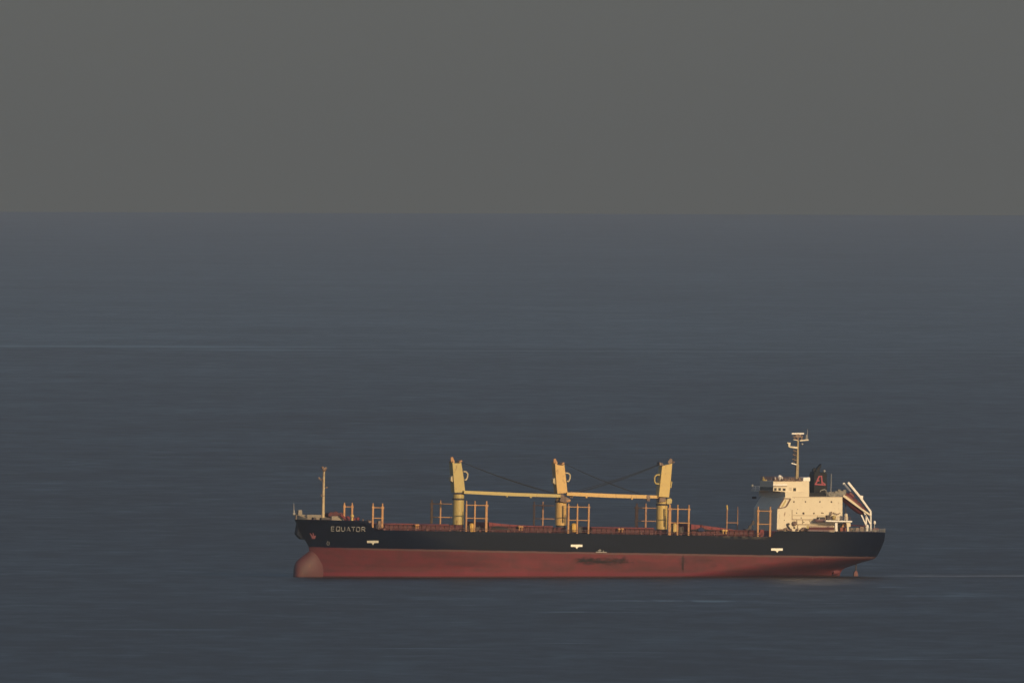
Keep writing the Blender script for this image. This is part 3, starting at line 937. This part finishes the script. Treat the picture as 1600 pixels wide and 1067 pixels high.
# hose, fairleads and stowed ladder along the boat deck
m = MB(); m.path([P(u, v, -W1 - .5) for u, v in ((1230.5, 817.4), (1230.4, 820.4), (1233, 824), (1236.4, 828.4))], .2); m.build('hose', darkgear, ship)
m = MB(); m.path([P(u, v, -W1 - .6) for u, v in ((1224.5, 828), (1228, 825), (1233, 828.6))], .3); m.path([P(u, v, -W1 - .6) for u, v in ((1251, 829), (1256.4, 825), (1261, 829))], .45)
m.ball(P(1241.4, 817.6, -W1 - .5), .7); m.ball(P(1236, 828, -W1 - .7), .4); m.ball(P(1246, 827, -W1 - .7), .35); m.path([P(u, v, -W1 - .6) for u, v in ((1214.6, 827.6), (1224, 827.4))], .25)
m.build('mooring_gear', gearmix, ship)
m = MB()
m.beam(P(1264, 825.2, -13.2), P(1303, 825.6, -13.2), .4, .75)
m.build('gangway', dark_red, ship, 'stowed accommodation ladder')
m = MB()
m.beam(P(1264, 822, -13.3), P(1302, 822.4, -13.3), .12, .22); m.beam(P(1262, 828.4, -13.3), P(1303, 829, -13.3), .12, .3)
for i in range(14): m.tube(P(1265 + i * 2.8, 822, -13.3), P(1265 + i * 2.8, 828.6, -13.3), .05, .05, 5)
m.build('gangway_rail', purple, ship)
# boat platform aft on the port side
m = MB(); m.beam(P(1287.6, 813.4, -13), P(1328.6, 814.4, -13), 3, .42); m.build('boat_platform', white, ship, bevel=.03)
m = MB()
m.beam(P(1306, 816.4, -14), P(1306.4, 829.6, -14), .7, .72); m.build('platform_column', white, ship)
m = MB(); m.pprism([(1323.6, 822.5), (1322, 815), (1329, 814.6), (1329, 822.6)], -13.8, -12.4)
m.beam(P(1324.4, 822, -14), P(1324.6, 829.8, -14), .5, .55); m.build('platform_column', cream, ship)
m = MB(); m.pprism([(1313, 829.6), (1313, 824), (1321.6, 823.6), (1322, 829.6)], -12, -10); m.build('red_locker', paint('locker_red', (.22, .04, .02)), ship)
m = MB(); m.pprism([(1315, 823.4), (1318.5, 817), (1322, 816.4), (1322, 823)], -12.2, -11.4); m.build('deck_locker', orange, ship)
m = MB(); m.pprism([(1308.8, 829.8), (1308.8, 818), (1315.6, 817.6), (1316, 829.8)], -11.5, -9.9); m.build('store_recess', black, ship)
m = MB(); m.pprism([(1292, 811.6), (1292, 804.6), (1297, 804.6), (1298.6, 811.6)], -W1 - .8, -W1 + .1); m.build('opening_block', darkgear, ship, bevel=.06)  # dark block standing in for the dark opening among the machinery
m = MB(); m.ball(P(1303, 808, -W1 - 1), .62); m.tube(P(1303, 812, -W1 - 1), P(1303, 808, -W1 - 1), .4); m.build('ventilator', crane_g, ship)
m = MB(); m.pprism([(1305.6, 812), (1305.6, 808.4), (1312.4, 808.4), (1312.4, 812)], -W1 - 1.4, -W1 - .2); m.build('deck_locker', cream, ship, bevel=.05)
m = MB(); m.ball(P(1322, 804.6, -12.6), .52); m.lathe(P(1322, 812.4, -12.6), [(.62, 0), (.6, .8), (.38, 1.3), (.25, 1.6)], 12); m.build('ventilator', cream, ship)
m = MB(); m.path([P(u, v, -W1 - .7) for u, v in ((1297, 803.6), (1303, 801), (1309, 803.6), (1313, 801))], .12); m.tube(P(1298, 806, -W1 - .7), P(1298.6, 799, -W1 - .7), .18)
m.build('davit_arm', gearmix, ship)
rail('boat_deck_railing', [P(1289, 812, -14.2), P(1329, 812.8, -14.2)], 1.0, 1.4, .035, rail_m)

# monkey island clutter above the wheelhouse
zr = PZ(1230, 751.4, -W2)
x0, x1 = PX(1208.6, 751, -W2), PX(1255, 751, -W2)
rail('roof_railing', [(x1, -W2 + .2, zr), (x0 + .2, -W2 + .2, zr), (x0 + .2, W2 - .2, zr), (x1, W2 - .2, zr)], 1.15, .8, .045, rail_m, 3)
m = MB()
for i in range(12):
    u = 1212 + i * 3.7
    m.box(P(u, 749.6 + random.uniform(-.6, 1.0), random.uniform(-5, 3)), (random.uniform(.5, 1.3), .7, random.uniform(.4, 1.1)))
m.pprism([(1208.6, 752), (1208.6, 751.2), (1254, 750.6), (1254, 751.9)], -W2 - .1, -W2 + .3)
m.build('roof_locker', gearmix, ship)
m = MB(); m.pprism([(1255, 752), (1255, 746.2), (1264.8, 745.2), (1266, 746.4), (1266, 751), (1264, 752)], -3.6, 3.0); m.build('roof_house', white, ship, bevel=.08)
m = MB(); m.lathe(P(1218.2, 750, -3), [(.3, 0), (.5, .5), (.62, .9), (.5, 1.25), (.15, 1.5)], 12); m.build('satellite_dome', white, ship)
m = MB(); m.lathe(P(1211, 750.6, -4), [(.2, 0), (.4, .4), (.42, .7), (.1, .95)], 10); m.tube(P(1222.6, 750, -3), P(1222.2, 744.4, -3), .18); m.build('compass_stand', white, ship)
m = MB(); m.tube(P(1193, 751, 4), P(1193, 744, 4), .12); m.ball(P(1193, 749, 4), .5); m.ball(P(1196.6, 751, 4), .45); m.build('searchlight', crane_g, ship)

# radar mast
m = MB()
m.beam(P(1244.8, 752, 0), P(1245.8, 726, 0), .7, .86, .74); m.beam(P(1245.8, 726, 0), P(1246.6, 688, 0), .6, .62, .42)
mast = m.build('radar_mast', paint('radar_mast_paint', (.34, .27, .15), .6, .5, (.2, .13, .07), .3), ship, 'tall yellowish radar mast above the bridge')
m = MB(); m.beam(P(1243.4, 751, .2), P(1244.2, 727, .2), .5, .4); m.build('cable_trunk', gearmix, mast)
m = MB(); m.beam(P(1237, 677.4, 0), P(1256, 677.2, 0), .35, .42); m.build('radar_scanner', white, mast)
m = MB(); m.tube(P(1246.4, 678, 0), P(1246.2, 688, 0), .45, .3); m.path([P(1240, 681, 0), P(1243, 686.5, 0), P(1246, 688, 0)], .16); m.path([P(1253.4, 680, 0), P(1252, 687, 0)], .28)
m.box(P(1246.6, 680.8, 0), (1.7, .8, .9)); m.beam(P(1238.4, 682.6, 0), P(1254, 682.8, 0), .3, .12); m.build('scanner_support', gearmix, mast)
m = MB(); m.beam(P(1249, 688.4, 0), P(1262.6, 687, 0), .9, .34); m.beam(P(1239, 686.6, 0), P(1246, 688, 0), .9, .2); m.build('cross_arm', cream, mast)
m = MB(); m.tube(P(1261.4, 687, 0), P(1261.8, 670, 0), .13, .05); m.tube(P(1259.6, 687, 0), P(1259.8, 679, 0), .22, .14); m.ball(P(1253.5, 693.6, 0), .3)
m.build('whip_antenna', greyw, mast)
m = MB(); m.beam(P(1232.4, 697.8, 0), P(1245.6, 699.4, 0), .8, .36, .6); m.pprism([(1232, 698), (1231.8, 693), (1230, 692.4), (1230, 691.2), (1235.4, 691.2), (1235.4, 693), (1234.4, 697)], -.3, .3)
m.build('lower_platform', cream, mast)
for i, (v, l) in enumerate(((705, 1239), (711.4, 1238.4), (718.6, 1237.4), (725.2, 1236.2))):
    m = MB(); m.beam(P(l, v - 1.8, 0), P(1244.6, v + .6, 0), .5, .2 if i < 3 else .28); m.build('step_bracket', gearmix if i < 3 else white, mast)
m = MB(); m.tube(P(1241, 701, .2), P(1240.4, 726, .2), .14); m.tube(P(1243, 701, .2), P(1242.6, 726, .2), .1); m.build('signal_halyard', darkgear, mast)

# funnel
FW = 1.9
m = MB()
m.pprism([(1271.8, 776.5), (1271.8, 741), (1273, 736.8), (1283, 738.4), (1286, 737.4), (1292, 738.6), (1292, 776.5)], -FW, FW)
fn = m.build('funnel', black, ship, 'black funnel with a red emblem', bevel=.1)
m = MB(); m.pprism([(1270.4, 740), (1271, 732.6), (1273.6, 730.6), (1276.4, 733.4), (1275.6, 740)], -.3, .9)
m.pprism([(1274, 740), (1275.6, 733.6), (1279.6, 728.4), (1283.4, 724.2), (1283.2, 728), (1281, 733.6), (1280.4, 740)], -.9, .5)
m.build('exhaust_pipe', black, fn, bevel=.06)
m = MB()
FY = -FW
strip(m, (1280.2, 743.6), (1274.4, 756.4), 2.1, FY - .1, FY + .05); strip(m, (1283.6, 743.4), (1284.8, 757.6), 2.0, FY - .1, FY + .05)
strip(m, (1279.4, 743.9), (1284.8, 743.9), 1.6, FY - .13, FY + .05); strip(m, (1273, 756.4), (1290.4, 757.4), 1.8, FY - .13, FY + .05)
strip(m, (1276, 750.8), (1280.2, 750.6), 2.0, FY - .16, FY + .05); strip(m, (1285, 753), (1289.6, 756.8), 1.6, FY - .16, FY + .05)
m.build('emblem', emblem_m, fn, 'red outlined triangular emblem')
m = MB(); m.ball(P(1288, 735.6, -1), .36); m.tube(P(1288, 739, -1), P(1288, 735.6, -1), .15); m.build('funnel_lamp', greyw, fn)
m = MB(); m.pprism([(1265, 776.6), (1265, 769.6), (1296, 769.8), (1296, 776.6)], -4.6, 4); m.build('funnel_casing', black, ship, bevel=.06)
m = MB(); m.path([P(1281, 768.6, -4.8), P(1283, 765.6, -4.8), P(1288, 764.6, -4.8), P(1291, 766, -4.8)], .12); m.build('handrail', greyw, ship)
m = MB(); m.tube(P(1298, 776, -3), P(1299, 740, -3), .14, .07); m.build('whip_antenna', greyw, ship)
zc_ = PZ(1300, 776, -W1)
rail('upper_railing', [(PX(1292, 776, -W1), -W1 + .3, zc_), (PX(1316, 776, -W1), -W1 + .3, zc_), (PX(1316, 776, -W1), W1 - .3, zc_)], 1.15, 1.0, .05, greyw, 3)
m = MB()
for u, v, w, h in ((1291, 772.6, 1.0, 1.3), (1296, 771.6, .9, 1.2), (1301, 773, 1.2, .9), (1306.6, 771.2, 1.1, 1.4), (1310.4, 768.8, .8, 1.6), (1314.6, 770.4, 1.2, 1.3), (1319, 768.6, .9, 1.4)):
    m.box(P(u, v, -6 + random.uniform(-1, 3)), (w, .9, h))
m.path([P(1290, 766, -6), P(1294, 772, -6), P(1302, 768.6, -6), (P(1312, 766.4, -6)), P(1319, 768, -6)], .14)
m.build('vent_cluster', paint('vent_grey', (.22, .21, .18), .6, .8, (.08, .06, .05), 0, 1.6), ship)

# free-fall davit at the stern
DY = -2.0
m = MB()
for y in (DY, 2.0):
    m.path([P(1360.4, 803, y), P(1360.6, 829.8, y)], .26)
    m.beam(P(1325, 753.4, y), P(1343.4, 775.8, y), .4, .62); m.beam(P(1343, 775.4, y), P(1360.2, 799, y), .4, .58, .5)
    m.beam(P(1360, 798, y), P(1360.4, 804.4, y), .4, .5)
    m.box(P(1345.6, 776.6, y), (1.0, .5, .9))
dv = m.build('lifeboat_davit', white, ship, 'white sloping launching frame at the stern')
m = MB()
m.beam(P(1317.4, 773.8, DY - .3), P(1347, 796, DY - .3), .4, .66, .5); m.beam(P(1346.6, 795.6, DY - .3), P(1359.6, 804.6, DY - .3), .4, .5)
m.beam(P(1317.4, 773.8, 2.3), P(1347, 796, 2.3), .4, .66, .5)
m.build('launching_rail', cream, dv)
m = MB(); m.beam(P(1318.6, 755.6, .5), P(1328.8, 768, .5), .4, .48); m.box(P(1318.4, 755.6, .5), (.6, .5, .6)); m.build('inner_rail', white, dv)
m = MB()
for a, b_ in (((1345.6, 804), (1353.4, 821)), ((1349.4, 798.6), (1353.2, 806)), ((1353.2, 805), (1353.4, 823)), ((1352, 803.6), (1359.6, 818)), ((1353.4, 822), (1355, 829.6))):
    m.beam(P(*a, DY), P(*b_, DY), .35, .36); m.beam(P(*a, 2), P(*b_, 2), .35, .36)
m.build('support_leg', white, dv)
m = MB(); m.tube(P(1320.6, 776, 1), P(1321.6, 804, 1), .12, .12); m.build('support_post', darkgear, dv)

LIFE = thing('lifeboat', 'dark red enclosed free-fall lifeboat on the sloping rails at the stern', 'lifeboat', SHIP @ Matrix.Translation(P(1334, 784, 0)))
a, b_ = P(1317, 771, 0), P(1354, 801.5, 0)
ax = (b_ - a); L = ax.length; ang = math.atan2(-(ax.z), ax.x)
R = Matrix.Rotation(ang, 4, 'Y')
mid = P(1334, 784, 0)
c0 = (a + b_) / 2 - mid
lb = MB(); vs = []; nn = 16
prof = [(-1, .02), (-.98, .45), (-.9, .72), (-.7, .93), (-.3, 1), (.2, 1), (.55, .93), (.8, .7), (.93, .42), (1, .03)]
for t, r in prof:
    for k in range(nn):
        an = 2 * PI * k / nn
        yy = 1.55 * r * abs(math.cos(an)) ** .8 * (1 if math.cos(an) > 0 else -1)
        zz_ = (1.35 if math.sin(an) > 0 else 1.75) * r * abs(math.sin(an)) ** .8 * (1 if math.sin(an) > 0 else -1)
        vs.append(c0 + R @ Vector((t * L / 2, yy, zz_ - .15)))
lb.add(vs, [(i * nn + k, i * nn + (k + 1) % nn, (i + 1) * nn + (k + 1) % nn, (i + 1) * nn + k) for i in range(len(prof) - 1) for k in range(nn)], True)
lb.build('boat_hull', boat_red, LIFE)
m = MB()
m.box(c0 + R @ Vector((-L * .26, 0, 1.35)), (1.9, 1.5, .8), R.to_3x3()); m.build('cockpit', boat_red, LIFE, bevel=.15)
m = MB()
for k in (-.16, .02, .2): m.box(c0 + R @ Vector((L * k, -1.42, .55)), (.5, .2, .4), R.to_3x3())
m.build('window', glass_m, LIFE)
m = MB(); m.box(c0 + R @ Vector((0, 0, -.2)), (L * .86, 3.24, .16), R.to_3x3()); m.build('rubbing_strake', orange, LIFE)

# rescue boat stowed on the port boat deck
RB = thing('rescue_boat', 'small faded grey-purple rescue boat stowed against the cream deckhouse', 'boat', SHIP @ Matrix.Translation(P(1281.5, 816, -12.2)))
m = MB(); vs = []; o = P(1281.5, 816, -12.2)
prof = [(1272.4, .35, .1), (1273.6, .75, .5), (1276, 1.0, .85), (1280, 1, 1.0), (1286, 1, 1.0), (1288.6, .96, .92)]
for u, hz, by in prof:
    p = P(u, 816, -12.2) - o
    for y, z_ in ((0, 0), (.55, .12), (.95, .6), (1.0, .95), (.9, 1.0), (0, 1.0), (-.9, 1.0), (-1.0, .95), (-.95, .6), (-.55, .12)):
        vs.append((p.x, y * by, (1 - hz) * .6 + z_ * hz * .95))
n = 10
m.add(vs, [(i * n + k, i * n + (k + 1) % n, (i + 1) * n + (k + 1) % n, (i + 1) * n + k) for i in range(len(prof) - 1) for k in range(n)] + [tuple(range(n)), tuple(range(5 * n, 6 * n))], False)
m.build('boat_hull', purple, RB)
m = MB(); q = P(1282, 809.6, -12.2) - o
m.box(q + Vector((.1, 0, 0)), (2.2, 1.5, .75)); m.build('boat_cover', darkgear, RB, bevel=.15)
m = MB(); m.tube(P(1280, 812, -12.2 - 1) - o, P(1280, 808.6, -12.2 - .8) - o, .06); m.build('davit_hook', white, RB)

# poop deck clutter
m = MB()
for u, v, w, h in ((1331, 827.6, 1.0, .8), (1334.6, 828.4, 1.3, .7), (1339, 827, .8, 1.0), (1346, 826, 1.1, 1.2), (1349, 828, 1.0, .8), (1366.6, 829, 1.4, .4)):
    m.box(P(u, v, random.uniform(-9, -3)), (w, .8, h))
m.build('mooring_gear', gearmix, ship)
m = MB(); m.path([P(1330, 820.4, 4), P(1352, 821.6, 4)], .18); m.path([P(1337, 825, -5), P(1352, 825.4, -5)], .16); m.box(P(1368.5, 826, -5), (1.8, .5, .35)); m.build('fire_main', deck_red, ship)
m = MB(); m.lathe(P(1354.6, 829.5, -6), [(.4, 0), (.35, .8), (.55, 1.0), (.5, 1.4), (.1, 1.6)], 10); m.lathe(P(1355, 823, -6), [(.1, 0), (.4, .2), (.4, .5), (.1, .7)], 10); m.build('ventilator', white, ship)
m = MB(); m.ball(P(1366.6, 816.2, 0), .38, 8, 1.5); m.tube(P(1367, 829, 0), P(1366, 813, 0), .08, .04); m.build('ensign_staff', white, ship)
m = MB(); m.tube(P(1382, 833, -5), P(1382.6, 825.4, -5), .16, .12); m.build('stern_light_post', greyw, ship)

# rudder and propeller boss
m = MB()
m.tube(P(1337.4, 880, 0), P(1337.4, 891, 0), .22); m.build('rudder_stock', darkgear, ship)
m = MB()
pts = [(1334, 903), (1334.8, 895), (1336, 891.8), (1338.6, 891.2), (1340.2, 894), (1341, 903)]
m.pprism(pts, -.45, .45)
m.build('rudder', boat_red, ship, 'red rudder head just above the sea')
m = MB(); m.lathe(P(1307, 893.5, -1.0), [(.9, -1.2), (.75, 0), (.45, .9), (.1, 1.3)], 12, 'X'); m.build('propeller_boss', anchor_m, ship)

# ------------------------------------------------------------------ sea
radii = [0.1, 500, 2000, 5000, 8000, 8800, 9200, 9500, 9800, 10300, 11500, 14000, 20000, 32000, 45000, RSEA]
vs = []; fs = []; ns = 180
for r in radii:
    for k in range(ns):
        t = 2 * PI * k / ns
        vs.append((r * math.sin(t), -D + r * math.cos(t), 0))
for i in range(len(radii) - 1):
    for k in range(ns):
        fs.append((i * ns + k, (i + 1) * ns + k, (i + 1) * ns + (k + 1) % ns, i * ns + (k + 1) % ns))
me = bpy.data.meshes.new('sea'); me.from_pydata(vs, [], fs); me.update()
bm = bmesh.new(); bm.from_mesh(me); bmesh.ops.recalc_face_normals(bm, faces=bm.faces)
if bm.faces[:][0].normal.z < 0: bmesh.ops.reverse_faces(bm, faces=bm.faces)
bm.to_mesh(me); bm.free()
sea = bpy.data.objects.new('water', me); C.objects.link(sea)
sea['kind'] = 'structure'; sea['label'] = 'calm dark blue-grey sea with faint slicks'
wm, nt, b = newmat('sea_water')
me.materials.append(wm)
tc = N(nt, 'ShaderNodeTexCoord').outputs['Object']
sep = N(nt, 'ShaderNodeSeparateXYZ'); nt.links.new(tc, sep.inputs[0])
X_, Y_ = sep.outputs[0], sep.outputs[1]
# wind ruffles: patches hundreds of metres long
slick = noise(nt, tc, 1.0, 5, 0.6, (0.0045, 0.0016, 1))
slick2 = noise(nt, tc, 1.0, 4, 0.6, (0.016, 0.007, 1))
fine = noise(nt, tc, 1.0, 4, 0.7, (0.11, 0.022, 1))
chop = noise(nt, tc, 1.0, 3, 0.6, (0.045, 0.012, 1))
dash = mapr(nt, noise(nt, tc, 1.0, 2, 0.5, (0.05, 0.018, 1)), .57, .66, 0, 1)
dash = math_node(nt, 'MULTIPLY', dash, mapr(nt, slick2, .42, .55))
warp = noise(nt, tc, 1.0, 3, 0.5, (0.0006, 0.0006, 1))
b.inputs['IOR'].default_value = 1.333; b.inputs['Specular Tint'].default_value = (1.0, .89, .875, 1)
SEA_BASE = (0.020, 0.012, 0.006)
f = math_node(nt, 'ADD', math_node(nt, 'MULTIPLY', slick, .25), math_node(nt, 'MULTIPLY', slick2, .15))
f = math_node(nt, 'ADD', f, math_node(nt, 'MULTIPLY', fine, .30))
f = math_node(nt, 'ADD', f, math_node(nt, 'MULTIPLY', chop, .30))


def band(y0, w, amt, tail=None):
    """a smooth current line lying across the sea at distance y0"""
    yy = math_node(nt, 'ADD', Y_, math_node(nt, 'MULTIPLY', math_node(nt, 'SUBTRACT', warp, .5), w * 2.0))
    d_ = math_node(nt, 'ABSOLUTE', math_node(nt, 'SUBTRACT', yy, y0))
    return mapr(nt, d_, 0, w, amt, 0)


def vy(v): return H / ((v - vtrue) * A) - D


SPEC0 = 0.5
bands = None
brk = mapr(nt, noise(nt, tc, 1.0, 3, .6, (0.06, 0.006, 1)), .38, .58, .15, 1)
for v, wv, amt, xa_, xb_ in ((543, 2.0, .75, -400, -125), (548, 1.5, .55, -200, 400), (430, 16, .06, -500, 500),
                            (937, 2.4, .55, 26, 66), (940, 1.2, .3, 70, 100), (955, 1.3, .6, 8, 36), (928, .9, .35, 96, 130), (1027, .9, .55, 70, 122), (1031, .8, .3, 125, 160),
                            (985, .9, .3, -120, -60), (1013, .9, .4, -42, -6), (1004, .9, .4, 4, 20), (933, .8, .3, -60, -20), (944, .8, .25, -12, 0),
                            (964, 1.2, .25, -150, -110), (1018, .8, .25, 10, 40), (950, 6, .12, 60, 180), (905, 3, .12, -90, -40)):
    w = abs(vy(v) - vy(v + wv))
    bnd = band(vy(v), w, amt)
    e = 12 if v > 600 else 60
    bnd = math_node(nt, 'MULTIPLY', bnd, math_node(nt, 'MULTIPLY', mapr(nt, X_, xa_ - e, xa_ + e), mapr(nt, X_, xb_ - e, xb_ + e, 1, 0)))
    if v > 600: bnd = math_node(nt, 'MULTIPLY', math_node(nt, 'MULTIPLY', bnd, brk), 1.9)
    bands = bnd if bands is None else math_node(nt, 'MAXIMUM', bands, bnd)
# wind-free water beyond the current line lies smoother and brighter
far = math_node(nt, 'ADD', mapr(nt, Y_, vy(546), vy(541), 0, .18), mapr(nt, Y_, vy(545), vy(380), 0, .0))
far = math_node(nt, 'ADD', far, mapr(nt, Y_, vy(860), vy(560), 0, .25))
smoothness = math_node(nt, 'ADD', mapr(nt, f, .40, .60, 0, .62, False), far)
smoothness = math_node(nt, 'ADD', math_node(nt, 'SUBTRACT', smoothness, .15), math_node(nt, 'MULTIPLY', dash, .22))
smoothness = math_node(nt, 'ADD', smoothness, bands, True)
rg = N(nt, 'ShaderNodeMapRange'); nt.links.new(smoothness, rg.inputs[0]); rg.inputs[3].default_value = 0.54; rg.inputs[4].default_value = 0.33
nt.links.new(rg.outputs[0], b.inputs['Roughness'])
# foam in the wake
ca, sa = math.cos(YAW), math.sin(YAW)
ox, oy = 21.0, 0.0
al = math_node(nt, 'ADD', math_node(nt, 'MULTIPLY', math_node(nt, 'SUBTRACT', X_, ox), ca), math_node(nt, 'MULTIPLY', Y_, sa))
cr_ = math_node(nt, 'ADD', math_node(nt, 'MULTIPLY', math_node(nt, 'SUBTRACT', X_, ox), -sa), math_node(nt, 'MULTIPLY', Y_, ca))
wk = math_node(nt, 'MULTIPLY', mapr(nt, math_node(nt, 'ABSOLUTE', cr_), 2, 24, 1, 0), mapr(nt, al, 82, 110))
wk = math_node(nt, 'MULTIPLY', wk, mapr(nt, noise(nt, tc, 1.0, 4, .6, (.12, .12, 1)), .35, .65, .25, 1))
foam_refl = mixc(nt, math_node(nt, 'MULTIPLY', wk, .42), SEA_BASE, (0.5, 0.52, 0.55))
# warm reflection of the sunlit deckhouse, painted into the sea beside the quarter
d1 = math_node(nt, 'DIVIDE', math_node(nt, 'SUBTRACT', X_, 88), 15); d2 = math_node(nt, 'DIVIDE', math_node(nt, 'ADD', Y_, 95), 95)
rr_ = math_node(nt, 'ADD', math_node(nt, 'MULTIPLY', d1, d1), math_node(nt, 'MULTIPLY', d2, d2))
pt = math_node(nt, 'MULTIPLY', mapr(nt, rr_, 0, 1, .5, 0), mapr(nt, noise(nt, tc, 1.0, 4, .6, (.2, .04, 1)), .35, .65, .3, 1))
foam_refl = mixc(nt, pt, foam_refl, (0.30, 0.25, 0.19))
nt.links.new(foam_refl, b.inputs['Base Color'])
h1 = noise(nt, tc, 1.0, 4, .6, (0.35, 0.35, 1))
h2 = noise(nt, tc, 1.0, 3, .6, (0.03, 0.05, 1))
bp = N(nt, 'ShaderNodeBump'); bp.inputs['Strength'].default_value = 1.0; bp.inputs['Distance'].default_value = 0.35
nt.links.new(math_node(nt, 'ADD', math_node(nt, 'MULTIPLY', h1, .5), math_node(nt, 'MULTIPLY', h2, 2.0)), bp.inputs['Height'])
nt.links.new(bp.outputs[0], b.inputs['Normal'])

# ------------------------------------------------------------------ light
SUN_EL, SUN_AZ = math.radians(14), math.radians(31)      # azimuth: to the right of straight behind the camera
sd = Vector((math.sin(SUN_AZ) * math.cos(SUN_EL), -math.cos(SUN_AZ) * math.cos(SUN_EL), math.sin(SUN_EL)))
sun_d = bpy.data.lights.new('sun', 'SUN'); sun_d.energy = 3.25; sun_d.angle = math.radians(.5); sun_d.color = (1.0, .715, .38)
sun = bpy.data.objects.new('sun', sun_d); C.objects.link(sun)
sun.rotation_euler = (-sd).to_track_quat('-Z', 'Y').to_euler()
sun.location = (300, -300, 300)

w = bpy.data.worlds.new('World'); sc.world = w; w.use_nodes = True
nt = w.node_tree; bg = nt.nodes['Background']
sky = N(nt, 'ShaderNodeTexSky'); sky.sky_type = 'NISHITA'; sky.sun_disc = False
sky.sun_elevation = SUN_EL; sky.sun_rotation = PI - SUN_AZ
sky.air_density = 1.0; sky.dust_density = 1.9; sky.ozone_density = 2.45
nt.links.new(sky.outputs[0], bg.inputs[0]); bg.inputs[1].default_value = 0.084

# ------------------------------------------------------------------ haze
HAZE = True
if HAZE:
    m = MB(); m.box((0, -D, 199), (2 * RSEA + 2000, 2 * RSEA + 2000, 400))
    hz_m = bpy.data.materials.new('haze_air'); hz_m.use_nodes = True
    t = hz_m.node_tree; t.nodes.clear()
    out = t.nodes.new('ShaderNodeOutputMaterial'); pv = t.nodes.new('ShaderNodeVolumePrincipled')
    pv.inputs['Color'].default_value = (.98, .92, .905, 1); pv.inputs['Density'].default_value = 1.6e-5; pv.inputs['Anisotropy'].default_value = 0.5
    t.links.new(pv.outputs[0], out.inputs['Volume'])
    hz = m.build('haze', hz_m); hz['kind'] = 'stuff'; hz['label'] = 'thin grey haze over the sea'

sc.view_settings.view_transform = 'Standard'; sc.view_settings.look = 'None'
sc.view_settings.exposure = 0; sc.view_settings.gamma = 1
sc.cycles.use_denoising = True
sc.cycles.max_bounces = 6
sc.cycles.volume_bounces = 0
